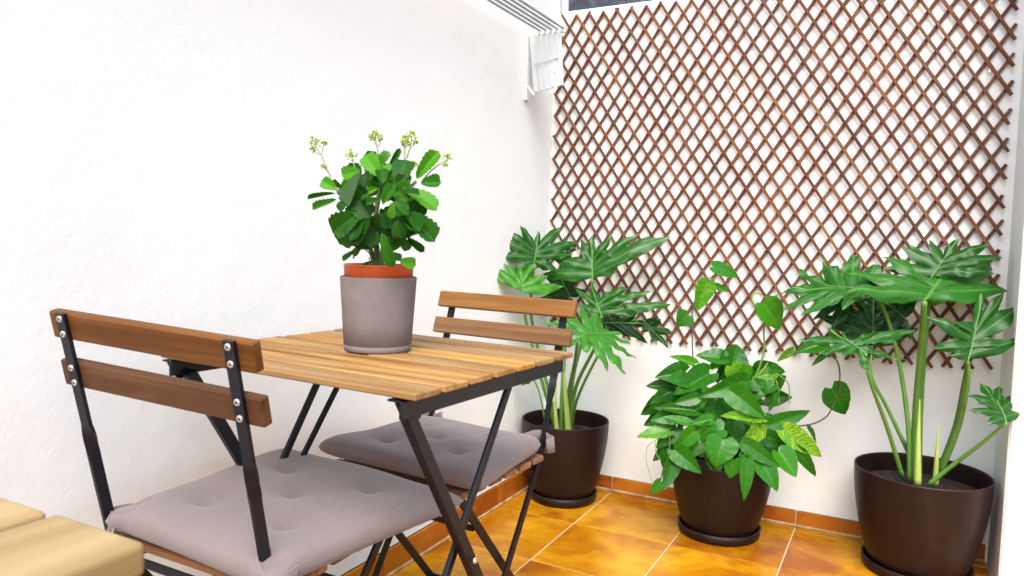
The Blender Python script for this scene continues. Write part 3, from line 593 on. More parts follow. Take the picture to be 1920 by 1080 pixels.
((-0.825,1.116,1.006),(0.569,0.172,0.804),(0.488,-0.858,-0.162),0.029,0.019,0.265858),
((-0.888,1.093,1.005),(-0.964,0.02,0.265),(0.167,-0.729,0.664),0.047,0.022,0.364536),
((-0.854,1.073,0.991),(-0.637,0.181,0.75),(0.267,-0.86,0.434),0.044,0.025,0.163724),
((-0.819,1.065,1.008),(0.098,-0.537,0.838),(0.954,-0.188,-0.232),0.040,0.023,0.18103),
((-0.832,1.07,0.931),(0.452,-0.23,-0.862),(0.508,-0.728,0.46),0.038,0.020,0.104036),
((-0.848,1.081,1),(-0.393,0.065,0.917),(0.509,-0.815,0.275),0.033,0.022,0.403048),
((-0.768,1.013,0.962),(0.55,0.795,0.257),(0.597,-0.589,0.544),0.037,0.016,0.14252),
((-0.842,1.094,0.998),(-0.36,0.122,0.925),(0.564,-0.762,0.319),0.035,0.027,0.433926),
((-0.848,1.122,1.001),(0.927,-0.286,0.242),(-0.353,-0.884,0.306),0.037,0.020,0.235983),
((-0.792,1.039,0.961),(0.96,0.179,-0.214),(0.279,-0.644,0.713),0.024,0.025,0.16641),
((-0.823,1.041,0.985),(-0.376,-0.235,0.896),(0.774,-0.611,0.165),0.029,0.017,0.407067),
((-0.869,1.08,1.007),(-0.167,0.246,0.955),(0.641,-0.709,0.295),0.041,0.022,0.363303),
((-0.855,1.066,0.966),(-0.318,-0.85,-0.421),(0.7,-0.509,0.5),0.032,0.026,0.313389),
((-0.778,1.044,0.953),(0.994,-0.113,-0.008),(-0.109,-0.977,0.183),0.038,0.017,0.270135),
((-0.907,1.056,0.998),(-0.012,-0.798,0.603),(-0.01,-0.603,-0.798),0.030,0.024,0.541179),
((-0.802,1.047,1.013),(0.659,0.077,0.748),(-0.319,-0.873,0.37),0.030,0.024,0.299253),
((-0.78,1.065,0.963),(0.667,0.625,0.406),(0.542,-0.78,0.312),0.030,0.024,0.706759),
((-0.832,1.048,0.997),(-0.302,0.004,0.953),(-0.047,-0.999,-0.011),0.023,0.033,0.455181),
((-0.789,0.999,0.943),(0.405,-0.563,-0.721),(-0.03,-0.796,0.605),0.040,0.025,0.339685),
((-0.809,1.066,0.986),(0.685,-0.428,0.59),(0.001,-0.809,-0.588),0.034,0.028,0.595945),
((-0.814,1.086,0.973),(0.855,-0.009,0.518),(-0.327,-0.785,0.526),0.029,0.029,0.520329),
((-0.83,1.014,0.999),(-0.145,-0.725,0.673),(0.721,-0.544,-0.43),0.024,0.032,0.533799),
((-0.85,1.083,0.996),(0.078,-0.693,0.717),(0.504,-0.593,-0.628),0.037,0.024,0.576738),
((-0.824,1.085,0.955),(0.812,0.436,-0.388),(0.577,-0.701,0.419),0.029,0.033,0.458429),
((-0.805,1.109,0.947),(0.979,0.175,-0.108),(0.176,-0.442,0.879),0.036,0.034,0.234611),
((-0.878,1.071,0.973),(-0.441,-0.896,0.044),(0.833,-0.391,0.392),0.029,0.028,0.548811),
((-0.757,1.061,0.969),(0.957,0.288,0.032),(0.173,-0.655,0.735),0.025,0.029,0.349176),
((-0.756,1.02,0.932),(0.958,-0.262,-0.117),(-0.114,-0.72,0.685),0.041,0.027,0.662231),
((-0.772,1.022,0.974),(0.732,-0.284,0.619),(-0.648,-0.571,0.505),0.042,0.024,0.631125),
((-0.764,0.986,1),(-0.362,0.15,0.92),(0.622,-0.696,0.358),0.025,0.023,0.34807),
((-0.807,1.019,1.024),(0.524,-0.249,0.815),(-0.357,-0.933,-0.056),0.031,0.028,0.447438),
((-0.838,1.074,0.948),(-0.283,-0.235,-0.93),(0.133,-0.97,0.204),0.028,0.032,0.356154),
((-0.811,1.05,1.007),(0.419,-0.735,0.533),(-0.489,-0.678,-0.549),0.034,0.025,0.28343),
((-0.78,0.981,0.931),(-0.152,0.031,-0.988),(0.737,-0.662,-0.135),0.032,0.028,0.716494),
((-0.75,0.995,0.966),(0.923,0.044,0.383),(-0.142,-0.884,0.445),0.031,0.029,0.695221),
((-0.843,1.013,1.004),(-0.757,-0.252,0.602),(0.239,-0.965,-0.104),0.025,0.029,0.514174),
((-0.754,0.984,0.981),(0.685,-0.381,0.621),(-0.703,-0.57,0.426),0.031,0.024,0.20161),
((-0.857,1.077,0.991),(-0.108,-0.704,0.701),(0.992,-0.122,0.031),0.028,0.028,0.247143),
((-0.86,1.026,0.973),(-0.682,-0.48,0.552),(0.711,-0.612,0.346),0.033,0.023,0.594771),
((-0.866,1.042,1.009),(0.131,-0.502,0.855),(0.882,-0.334,-0.331),0.033,0.031,0.189644),
((-0.846,1.009,0.975),(-0.595,-0.568,0.569),(0.764,-0.179,0.62),0.030,0.033,0.360453),
((-0.79,1.092,0.956),(0.975,-0.152,-0.159),(0.063,-0.503,0.862),0.039,0.033,0.604247),
((-0.844,1.093,0.997),(0.323,-0.182,0.929),(0.717,-0.593,-0.366),0.036,0.032,0.583863),
((-0.84,1.049,1.035),(0.326,-0.658,0.679),(0.767,-0.236,-0.597),0.035,0.029,0.474756),
((-0.76,1.017,0.989),(0.418,0.228,0.879),(0.562,-0.825,-0.053),0.031,0.029,0.363616),
((-0.814,1.078,0.981),(0.578,-0.131,0.805),(-0.06,-0.991,-0.118),0.028,0.034,0.558856),
((-0.798,0.973,0.979),(-0.941,-0.189,0.282),(0.334,-0.667,0.666),0.033,0.026,0.356206),
((-0.827,1.11,1.005),(-0.084,0.311,0.947),(0.741,-0.616,0.268),0.027,0.032,0.349481)]
KALANCHOE_STEMS=[
([(-0.815,1.039,0.852),(-0.818,1.04,0.887),(-0.824,1.04,0.925),(-0.821,1.044,0.972),(-0.817,1.05,1.009)],0.0062),
([(-0.804,1.033,0.853),(-0.801,1.038,0.897),(-0.785,1.038,0.935),(-0.771,1.049,0.981),(-0.758,1.069,1.01)],0.005),
([(-0.818,1.037,0.852),(-0.833,1.033,0.906),(-0.849,1.017,0.952),(-0.872,1.007,0.984),(-0.882,1.003,0.995)],0.0045),
([(-0.826,1.044,0.851),(-0.833,1.055,0.897),(-0.855,1.06,0.953),(-0.858,1.062,1.011)],0.0045),
([(-0.834,0.996,0.874),(-0.832,1.011,0.895),(-0.812,1.03,0.872)],0.0015),
([(-0.813,1.018,0.86),(-0.817,1.017,0.876)],0.0012)]
KALANCHOE_FLOWERS=[
(([(-0.897,1.008,1.015),(-0.906,1.004,1.035),(-0.914,1.002,1.053)],0.0014),[(([(-0.914,1.002,1.053),(-0.92,0.999,1.063),(-0.925,0.998,1.074)],0.0008),(-0.925,0.998,1.074),1.5),(([(-0.914,1.002,1.053),(-0.912,1.004,1.063),(-0.911,1.005,1.073)],0.0008),(-0.911,1.005,1.073),0.7),(([(-0.914,1.002,1.053),(-0.921,0.999,1.056),(-0.927,0.996,1.062)],0.0008),(-0.927,0.996,1.062),0.6),(([(-0.901,1.006,1.023),(-0.907,1.004,1.029),(-0.909,1.003,1.032)],0.0008),(-0.909,1.003,1.032),0.6)]),
(([(-0.859,1.029,1.027),(-0.861,1.028,1.035),(-0.865,1.027,1.046)],0.0014),[(([(-0.865,1.027,1.046),(-0.865,1.027,1.049),(-0.866,1.027,1.054)],0.0008),(-0.866,1.027,1.054),1.4)]),
(([(-0.822,1.049,1.047),(-0.826,1.049,1.061),(-0.828,1.048,1.072)],0.0014),[(([(-0.828,1.048,1.072),(-0.83,1.048,1.083),(-0.831,1.048,1.092)],0.0008),(-0.831,1.048,1.092),1.25),(([(-0.828,1.048,1.072),(-0.832,1.047,1.079),(-0.836,1.045,1.086)],0.0008),(-0.836,1.045,1.086),0.8),(([(-0.827,1.049,1.07),(-0.823,1.051,1.076),(-0.823,1.052,1.085)],0.0008),(-0.823,1.052,1.085),0.7)]),
(([(-0.783,1.07,1.048),(-0.784,1.071,1.062),(-0.784,1.071,1.068)],0.0014),[(([(-0.784,1.071,1.068),(-0.785,1.072,1.076),(-0.784,1.072,1.084)],0.0008),(-0.784,1.072,1.084),1.2),(([(-0.784,1.071,1.067),(-0.782,1.073,1.073),(-0.781,1.074,1.079)],0.0008),(-0.781,1.074,1.079),1),(([(-0.784,1.071,1.067),(-0.787,1.07,1.073),(-0.789,1.069,1.077)],0.0008),(-0.789,1.069,1.077),0.5)]),
(([(-0.78,1.072,1.051),(-0.778,1.074,1.062),(-0.775,1.076,1.071)],0.0014),[(([(-0.776,1.075,1.068),(-0.775,1.077,1.079),(-0.775,1.078,1.091)],0.0008),(-0.775,1.078,1.091),1.2),(([(-0.775,1.076,1.071),(-0.771,1.079,1.075),(-0.768,1.08,1.079)],0.0008),(-0.768,1.08,1.079),0.5)]),
(([(-0.753,1.084,1.014),(-0.742,1.09,1.029),(-0.728,1.099,1.043)],0.0014),[(([(-0.728,1.099,1.043),(-0.721,1.103,1.048),(-0.717,1.106,1.054)],0.0008),(-0.717,1.106,1.054),1),(([(-0.727,1.1,1.042),(-0.723,1.101,1.04),(-0.719,1.103,1.04)],0.0008),(-0.719,1.103,1.04),0.5)]),
(([(-0.773,1.074,1.03),(-0.77,1.076,1.034),(-0.769,1.077,1.037)],0.0014),[(([(-0.769,1.077,1.037),(-0.769,1.077,1.038),(-0.768,1.078,1.039)],0.0008),(-0.768,1.078,1.039),1)])]

# ---------------------------------------------------------------- floor and walls
XL, XR, YB = -1.185, .270, 2.542        # wall faces
YR, X1 = 2.28, 1.6                       # front of the short return wall; right end of the floor
TS, GX, GY = .3172, -.895, 2.1725       # tile pitch and a grid crossing
Y0 = -1.6
floor = link('floor', box_mesh('floor', X1 - XL + .4, YB - Y0 + .3, .08, M['grout'], 0), None, T((XL + X1) / 2, (YB + Y0) / 2, -.0425))
tag(floor, kind='structure')
fl_o = Vector(((XL + X1) / 2, (YB + Y0) / 2, -.0425))
tile_cache = {}
def tile_at(x0, x1, y0, y1, j=.0022):
    w, h = x1 - x0 - 2 * j, y1 - y0 - 2 * j
    if w < .01 or h < .01: return
    key = (round(w, 3), round(h, 3))
    if key not in tile_cache: tile_cache[key] = box_mesh('floor_tile', w, h, .010, M['tile'], .0014)
    link('floor_tile', tile_cache[key], floor, T((x0 + x1) / 2 - fl_o.x, (y0 + y1) / 2 - fl_o.y, .0425 - .005 + random.uniform(-.0004, .0004)))
for i in range(-2, 9):
    for j in range(-12, 3):
        x0, x1 = max(GX + i * TS, XL), min(GX + (i + 1) * TS, X1)
        y0, y1 = max(GY + j * TS, Y0), min(GY + (j + 1) * TS, YB)
        if x0 < XR < x1 and y1 > YR: x1 = XR
        if x0 >= XR and y1 > YR: y1 = YR
        if x1 > x0 and y1 > y0: tile_at(x0, x1, y0, y1)

def wall(name, x0, x1, y0, y1, h, mat, label):
    c = Vector(((x0 + x1) / 2, (y0 + y1) / 2, 0))
    t_ = thing(name, c, label, 'wall')
    link('plaster', box_mesh('plaster', x1 - x0, y1 - y0, h + .08, mat, .006), t_, T(0, 0, h / 2 - .04)); return t_, c
HL = 2.3
wl, wlc = wall('courtyard_wall', XL - .2, XL, Y0, YB + .2, HL, M['plaster_rough'], 'tall roughcast white wall beside the table and two chairs')
wb, wbc = wall('courtyard_wall', XL - .05, XR + .05, YB, YB + .19, 1.748, M['plaster_smooth'], 'white wall behind the brown trellis and the three brown pots')
wr, wrc = wall('courtyard_wall', XR, XR + 1.2, YR, YB + .2, HL, M['plaster_smooth'], 'plain white wall end at the right edge beside the rightmost pot')
def skirting(parent, pc, along, s0, s1, fixed, h):
    n0 = math.floor((s0 - (GX if along == 'x' else GY)) / TS); s = (GX if along == 'x' else GY) + n0 * TS
    while s < s1:
        a, b = max(s, s0) + .0018, min(s + TS, s1) - .0018; s += TS
        if b - a < .02: continue
        me = box_mesh('skirting_tile', b - a, .011, h, M['skirt_tile'], .0016)
        mid = (a + b) / 2
        mw = T(mid - pc.x, fixed - .0065 - pc.y, h / 2 + .006) if along == 'x' else T(fixed + .0065 - pc.x, mid - pc.y, h / 2 + .006) @ Matrix.Rotation(math.pi / 2, 4, 'Z')
        link('skirting_tile', me, parent, mw)
    # grout behind and a stained bead along the foot
    if along == 'x':
        link('skirting_grout', box_mesh('skirting_grout', s1 - s0, .008, h + .002, M['grout'], 0), parent, T((s0 + s1) / 2 - pc.x, fixed - .004 - pc.y, h / 2 + .005))
        link('grout_bead', box_mesh('grout_bead', s1 - s0, .014, .012, M['bead'], .004), parent, T((s0 + s1) / 2 - pc.x, fixed - .0085 - pc.y, .003))
    else:
        link('skirting_grout', box_mesh('skirting_grout', .008, s1 - s0, h + .002, M['grout'], 0), parent, T(fixed + .004 - pc.x, (s0 + s1) / 2 - pc.y, h / 2 + .005))
        link('grout_bead', box_mesh('grout_bead', .014, s1 - s0, .012, M['bead'], .004), parent, T(fixed + .0085 - pc.x, (s0 + s1) / 2 - pc.y, .003))
skirting(wb, wbc, 'x', XL + .013, XR - .006, YB, .046)
skirting(wl, wlc, 'y', Y0, YB - .001, XL, .068)

# dark window above the back wall
win = thing('window', (-.45, YB + .06, 1.75), 'dark glazed window in white frame above the trellis', 'window')
for (nm, sx, sz, x, z) in (('bottom_frame', 1.44, .012, 0, .006), ('top_frame', 1.44, .03, 0, .705)):
    link(nm, box_mesh(nm, sx, .07, sz, M['white_metal'], .002), win, T(x, 0, z))
for x in (-.716, 0, .716):
    link('frame_post', box_mesh('frame_post', .014, .07, .676, M['white_metal'], .002), win, T(x, 0, .350))
for x in (-.358, .358):
    link('pane', box_mesh('pane', .70, .02, .676, M['glass'], 0), win, T(x, .005, .350))

# ---------------------------------------------------------------- trellis: two layers of slats
TX0, TX1, TZ0, TZ1 = -1.172, .246, .577, 1.728
tr = thing('trellis', ((TX0 + TX1) / 2, YB, TZ0), 'large diamond lattice trellis of reddish brown slats fixed on the white wall', 'trellis')
PA, PB = .0525, .0783
kx, kz = PB, PA
ang = math.atan2(PB, PA)
slat_rng = random.Random(4)
def lattice(sign, y):
    # lines: z = sign * (PB/PA) * (x - c) clipped to the rectangle
    m = sign * PB / PA; H_ = TZ1 - TZ0; shift = H_ / abs(m)
    c = TX0 - shift if sign > 0 else TX0
    c += .4 * PA if sign > 0 else .1 * PA
    while c < TX1 + (shift if sign < 0 else 0):
        pts = []
        for zz in (0, H_):
            x = c + zz / m
            if TX0 <= x <= TX1: pts.append((x, zz))
        for xx in (TX0, TX1):
            z = m * (xx - c)
            if 0 < z < H_: pts.append((xx, z))
        c += PA
        if len(pts) < 2: continue
        pts.sort(); (xa, za), (xb, zb) = pts[0], pts[-1]
        L = math.hypot(xb - xa, zb - za)
        if L < .05: continue
        ex = .012 + slat_rng.uniform(-.006, .007); dx, dz = (xb - xa) / L, (zb - za) / L
        xa -= dx * ex * .3; za -= dz * ex; xb += dx * ex * .3; zb += dz * ex
        xa += slat_rng.gauss(0, .0012); xb += slat_rng.gauss(0, .0012)
        bar('slat', (xa - tr.location.x, y + slat_rng.uniform(-.0006, .0006), za), (xb - tr.location.x, y + slat_rng.uniform(-.0006, .0006), zb), .0093 + slat_rng.uniform(-.001, .001), .0062, M['lattice_wood'], tr, (0, 1, 0), .0012)
lattice(1, -.0065)      # rising slats lie against the wall side
lattice(-1, -.0130)     # falling slats in front
screw_me = lathe_mesh('screw', [(.0, .0012), (.0018, .0012), (.0022, .0022), (.0042, .0022), (.0050, .0008), (.0050, 0)], M['zinc'], 14)
for x, z in ((.19, .85), (-.46, 1.02), (-1.05, .3), (.2, .25)):
    link('fixing_screw', screw_me, tr, T(x - tr.location.x, -.0175, z) @ Matrix.Rotation(math.pi / 2, 4, 'X'))

# ---------------------------------------------------------------- folding clothes airer on the left wall
dr = thing('clothes_airer', (XL, 2.31, 1.412), 'white folding wall clothes airer with five grey rods in the corner', 'clothes airer')
for yy in (0, -3.1):
    link('wall_plate', box_mesh('wall_plate', .010, .026, .235, M['white_metal'], .002), dr, T(.0065, yy, .098))
    link('top_arm', box_mesh('top_arm', .132, .014, .012, M['white_metal'], .002), dr, T(.079, yy, .203))
    for k in range(6):
        x0 = .022 + .0212 * k; a = (x0, yy - .006 - .0012 * k, .200); b_ = (min(x0 + .024, .142), yy - .006 - .0012 * k, .004 + .003 * k)
        bar('folding_arm', a, b_, .0172, .003, M['airer_grey'], dr, (0, 1, 0), .0009)
        link('rivet', screw_me, dr, T(b_[0], b_[1] - .002, b_[2] + .006) @ Matrix.Rotation(math.pi / 2, 4, 'X'))
    bar('cross_link', (.036, yy - .0155, .100), (.128, yy - .0155, .112), .0035, .002, M['airer_grey'], dr, (0, 1, 0), .0004)
    bar('brace', (.012, yy - .008, .03), (.04, yy - .008, -.004), .007, .003, M['white_metal'], dr, (0, 1, 0), .0006)
for k in range(5):
    x = .054 + .0213 * k
    tube('rod', [(XL + x, 2.318, 1.622), (XL + x, -.85, 1.622)], .0038, M['tube'], dr, 10, 2)

# ---------------------------------------------------------------- folding table with seven slats
tb = thing('folding_table', (-.545, .770, 0), 'wooden slatted folding table with dark steel legs under the grey flower pot', 'table', None, math.radians(-3.4))
TL, TD, TZ = .540, .462, .712
n = 7; pitch = TD / n; sw = pitch - .0095
for i in range(n):
    me = box_mesh('table_slat', TL + random.uniform(-.002, .002), sw, .0095, M['table_wood'], .0016)
    link('table_slat', me, tb, T(-TL / 2 + random.uniform(-.002, .002), pitch * (i + .5), TZ - .00475 + random.uniform(-.0008, .0008)) @ Matrix.Rotation(random.uniform(-.002, .002), 4, 'Z'))
for x in (-.022, -TL + .03):
    link('frame_rail', box_mesh('frame_rail', .006, TD - .006, .024, M['steel'], .0008), tb, T(x, TD / 2, TZ - .0255))
    link('frame_flange', box_mesh('frame_flange', .022, TD - .012, .003, M['steel'], .0006), tb, T(x - .0145, TD / 2, TZ - .0145))
    # gusset at the leg hinge
    g = [(-.030, .0), (.036, .0), (.020, -.030), (-.012, -.030)]
    vs_ = [(s * .002, .022 + yy, zz) for s in (-1, 1) for yy, zz in g]
    link('hinge_plate', mesh('hinge_plate', vs_, [(0, 1, 2, 3), (7, 6, 5, 4), (0, 4, 5, 1), (1, 5, 6, 2), (2, 6, 7, 3), (3, 7, 4, 0)], M['steel']), tb, T(x - .009, .012, TZ - .016))
def leg(x, y0, z0, y1, z1, w=.024, th=.012): return bar('leg', (x, y0, z0), (x, y1, z1), w, th, M['steel'], tb, (1, 0, 0), .002)
for x in (-.034, -TL + .042):
    leg(x, .030, TZ - .034, .440, .0, .021, .015)
for x in (-.054, -TL + .062):
    leg(x, .335, TZ - .034, -.10, .0, .0155, .008)
bar('strut', (-TL + .10, .36, TZ - .036), (-TL + .068, .245, .47), .012, .006, M['steel'], tb, (1, 0, 0), .001)
for (y, z, x0, x1) in ((.405, .045, -.045, -TL + .053), (-.072, .045, -.064, -TL + .072), (.325, TZ - .036, -.028, -TL + .036)):
    bar('cross_bar', (x0, y, z), (x1, y, z), .016, .006, M['steel'], tb, (0, 0, 1), .001)
for x in (-.034, -.054, -TL + .042, -TL + .062):
    link('pivot_bolt', screw_me, tb, T(x + (.013 if x > -.3 else -.013), .185 if x in (-.034, -TL + .042) else .185, .42) @ Matrix.Rotation(math.pi / 2 if x > -.3 else -math.pi / 2, 4, 'Y'))

# ---------------------------------------------------------------- folding chairs
sock_me = lathe_mesh('screw_socket', [(0, .0026), (.0017, .0026), (.0017, .0012)], M['socket'], 6)
def post_mesh(path, wid, th):
    """flat steel strip along path [(y, z, twist)], twisted from facing the sitter to edge on"""
    vs, fs = [], []
    pts = []
    for i in range(len(path) - 1):
        a, b = path[i], path[i + 1]; k = max(1, int(abs(b[2] - a[2]) / .12)) if b[2] != a[2] else 2
        for j in range(k):
            u = j / k; pts.append([a[q] + (b[q] - a[q]) * u for q in range(3)])
    pts.append(list(path[-1]))
    for i, (y, z, tw) in enumerate(pts):
        p, q = pts[max(i - 1, 0)], pts[min(i + 1, len(pts) - 1)]
        d = Vector((0, q[0] - p[0], q[1] - p[1])).normalized(); X = Vector((1, 0, 0)); N = X.cross(d)
        a = X * math.cos(tw) + N * math.sin(tw); b = d.cross(a)
        for sa, sb in ((-1, -1), (1, -1), (1, 1), (-1, 1)): vs.append(Vector((0, y, z)) + a * sa * wid / 2 + b * sb * th / 2)
    m = len(pts)
    for i in range(m - 1):
        for k in range(4):
            k2 = (k + 1) % 4; fs.append((i * 4 + k, i * 4 + k2, i * 4 + 4 + k2, i * 4 + 4 + k))
    fs.append((3, 2, 1, 0)); fs.append(tuple(range(4 * m - 4, 4 * m)))
    me = mesh('post', vs, fs, M['steel'], True); me.set_sharp_from_angle(angle=math.radians(40)); return me
def make_chair(loc, rz, tilt, label, wood, sp, zs, recl, seat_z, rail_len, lean):
    """local +y is the way the sitter faces; posts rise at the back (y = 0) and run on as the front legs"""
    ch = bpy.data.objects.new('folding_chair', None); ch.empty_display_size = .05; COL.objects.link(ch)
    ch.matrix_local = Matrix.Translation(loc) @ Matrix.Rotation(rz, 4, 'Z') @ Matrix.Rotation(tilt, 4, 'Y')
    tag(ch, label, 'chair', 'folding chairs at the table')
    top, low = zs
    yb = lambda z: -recl * (z - seat_z) / (top - seat_z)
    hp = math.pi / 2
    fold = top - .155
    pm = post_mesh([(yb(top + .012), top + .012, 0), (yb(fold), fold, 0), (yb(fold - .055), fold - .055, hp), (yb(seat_z), seat_z, hp), (.03, seat_z - .05, hp), (lean, .0, hp)], .0172, .006)
    for s in (-1, 1): link('post', pm, ch, T(s * sp / 2, 0, 0))
    rm = box_mesh('back_rail', rail_len, .016, .040, wood, .0022)
    for z in (top - .006, low):
        k = math.atan2(recl, top - seat_z)
        link('back_rail', rm, ch, T(0, yb(z) + .0115, z) @ Matrix.Rotation(k, 4, 'X'))
        for s in (-1, 1):
            for dz in (.010, -.012):
                sc_ = link('screw', screw_me, ch, T(s * sp / 2, yb(z + dz) - .003, z + dz) @ Matrix.Rotation(hp + k, 4, 'X'))
                link('screw_socket', sock_me, sc_)
    # rear legs: from the seat's front edge down to the back
    for s in (-1, 1):
        bar('leg', (s * (sp / 2 - .016), .30, seat_z - .012), (s * (sp / 2 - .016), -.055, .0), .0185, .006, M['steel'], ch, (1, 0, 0), .001)
        bar('seat_rail', (s * (sp / 2 - .028), .0, seat_z - .020), (s * (sp / 2 - .028), .325, seat_z - .020), .016, .005, M['steel'], ch, (1, 0, 0), .001)
    bar('cross_bar', (-sp / 2 + .02, .235, seat_z - .10), (sp / 2 - .02, .235, seat_z - .10), .012, .006, M['steel'], ch, (0, 1, 0), .001)
    bar('cross_bar', (-sp / 2 + .02, -.01, .06), (sp / 2 - .02, -.01, .06), .012, .006, M['steel'], ch, (0, 1, 0), .001)
    bar('cross_bar', (-sp / 2 + .008, lean * .8, .09), (sp / 2 - .008, lean * .8, .09), .012, .006, M['steel'], ch, (0, 1, 0), .001)
    bar('seat_cross_bar', (-sp / 2, .012, seat_z - .030), (sp / 2, .012, seat_z - .030), .014, .005, M['steel'], ch, (0, 1, 0), .001)
    sm = box_mesh('seat_slat', sp + .025, .044, .014, M['seat_wood'], .003)
    for i in range(6):
        link('seat_slat', sm, ch, T(random.uniform(-.002, .002), .030 + .0575 * i, seat_z - .004 + random.uniform(-.0006, .0006)))
    return ch
def cushion_mesh(w, d, h, seed, sp, back):
    """square tufted pad, piped edge, five buttons pulled in"""
    rg = random.Random(seed); n = 44; vs = []; fs = []
    tufts = [(.22, .24), (-.24, .22), (.0, .02), (.24, -.22), (-.22, -.24)]
    wob = [(rg.uniform(2, 6), rg.uniform(2, 6), rg.uniform(0, 6), rg.uniform(.0004, .0012)) for _ in range(7)]
    for side in (1, -1):
        for j in range(n + 1):
            for i in range(n + 1):
                u, v = -1 + 2 * i / n, -1 + 2 * j / n
                # denser towards the rim
                u = math.sin(u * math.pi / 2) * .55 + u * .45; v = math.sin(v * math.pi / 2) * .55 + v * .45
                e = max(0, (1 - abs(u) ** 11)) ** .36 * max(0, (1 - abs(v) ** 11)) ** .36
                z = h / 2 * e
                if side > 0:
                    z += .0025 * (1 - u * u) * (1 - v * v)
                    for tx, ty in tufts:
                        r = math.hypot((u / 2 - tx) * w, (v / 2 - ty) * d)
                        z -= .011 * math.exp(-(r / .011) ** 2) + .0075 * math.exp(-(r / .035) ** 2)
                    for a, b, c, s in wob: z += s * math.sin(a * u + b * v + c) * e
                sh = 1 - .018 * (abs(u) ** 3) * (1 - v * v) * 0 - .015 * (1 - abs(v)) * abs(u) ** 4
                sv = 1 - .015 * (1 - abs(u)) * abs(v) ** 4
                tp = 1 + .12 * v
                px, py = u * w / 2 * sh * tp, v * d / 2 * sv
                for s_ in (-1, 1):          # the corner gives way round the chair post
                    dx, dy = px - s_ * sp / 2, py - back; r = math.hypot(dx, dy) + 1e-6
                    if r < .034:
                        k = (.014 + r * .020 / .034) / r; px, py = s_ * sp / 2 + dx * k, back + dy * k
                        z *= .80 + .2 * r / .034
                vs.append((px, py, z if side > 0 else -z * .8))
    N = (n + 1) ** 2
    for s in (0, 1):
        for j in range(n):
            for i in range(n):
                a = s * N + j * (n + 1) + i; q = (a, a + 1, a + n + 2, a + n + 1)
                fs.append(q if s == 0 else q[::-1])
    me = mesh('pad', vs, fs, M['cushion'], True)
    bm = bmesh.new(); bm.from_mesh(me); bmesh.ops.remove_doubles(bm, verts=bm.verts[:], dist=1e-5); bm.to_mesh(me); bm.free()
    return me
def strip(name, pts, wv, parent, mat):
    """folded cloth strip along pts (local), width vectors wv, with thickness"""
    C = spline(pts, 6); Wv = [Vector(w) for w in spline(wv, 6)]; vs, fs = [], []
    for i, (c, w) in enumerate(zip(C, Wv)):
        d = (C[min(i + 1, len(C) - 1)] - C[max(i - 1, 0)]).normalized(); nn = d.cross(w).normalized() * .0011
        rip = .0015 * math.sin(i * 1.3)
        for s, q in ((-1, -1), (1, -1), (1, 1), (-1, 1)): vs.append(c + w * s / 2 + nn * q + nn * rip * 400)
    m = len(C)
    for i in range(m - 1):
        for k in range(4):
            k2 = (k + 1) % 4; fs.append((i * 4 + k, i * 4 + k2, i * 4 + 4 + k2, i * 4 + 4 + k))
    fs.append((3, 2, 1, 0)); fs.append(tuple(range(4 * m - 4, 4 * m)))
    return link(name, mesh(name, vs, fs, mat, True), parent)
def make_cushion(loc, rz, tilt, label, w, d, h, seed, sp, back):
    cu = bpy.data.objects.new('seat_cushion', None); cu.empty_display_size = .05; COL.objects.link(cu)
    cu.matrix_local = Matrix.Translation(loc) @ Matrix.Rotation(rz, 4, 'Z') @ Matrix.Rotation(tilt, 4, 'Y')
    tag(cu, label, 'cushion', 'taupe seat cushions on the chairs')
    link('pad', cushion_mesh(w, d, h, seed, sp, back), cu, T(0, 0, h / 2))
    for s in (-1, 1):       # tape loops round the posts at the back corners
        px, py = s * sp / 2, back
        strip('tie', [(px - s * .042, py + .020, .026), (px - s * .022, py - .013, .030), (px + s * .004, py - .021, .022), (px + s * .020, py - .004, .022), (px + s * .016, py + .022, .022)],
              [(0, 0, .034), (0, .004, .034), (0, .006, .030), (.004, 0, .034), (.004, 0, .03)], cu, M['cushion'])
        strip('tie', [(px - s * .004, py - .020, .016), (px - s * .016, py - .034, .002), (px - s * .036, py - .046, -.012)], [(0, .006, .022), (.006, .004, .022), (.004, .010, .014)], cu, M['cushion'])
    return cu

c1 = ((-.912, .709, 0), .053, .040)
make_chair(*c1, 'folding chair with brown wooden back rails nearest the camera, dark steel posts', M['rail_wood'], .314, (.777, .699), .086, .430, .380, .33)
make_cushion((-.872, .884, .440), -.02, c1[2], 'taupe tufted cushion on the chair nearest the camera', .384, .400, .048, 3, .322, -.178)
c2 = ((-.863, 1.504, 0), 3.08, -.003)
make_chair(*c2, 'folding chair on the far side of the table, honey coloured back rails', M['rail_wood_light'], .322, (.761, .690), .097, .428, .39, .27)
make_cushion((-.862, 1.325, .434), c2[1], c2[2], 'taupe tufted cushion on the chair at the far side of the table', .375, .310, .050, 8, .322, -.178)

# ---------------------------------------------------------------- pale bench table in the near corner
fg = thing('wooden_table', (-.408, .294, 0), 'pale wooden slatted table corner in the bottom left foreground', 'table')
FZ = .72
for i in range(5):
    x1 = -.101 * i; me = box_mesh('table_board', .62, .0925, .022, M['pale_wood'], .005, 3)
    link('table_board', me, fg, T(x1 - .0463, -.31 + (-.002 if i else 0), FZ - .011) @ Matrix.Rotation(math.pi / 2, 4, 'Z'))
for y in (-.09, -.53):
    link('apron', box_mesh('apron', .44, .022, .05, M['pale_wood'], .003), fg, T(-.25, y, FZ - .048))
for x in (-.075, -.43):
    for y in (-.12, -.5):
        link('leg', box_mesh('leg', .042, .042, FZ - .074, M['pale_wood'], .004), fg, T(x, y, (FZ - .074) / 2))

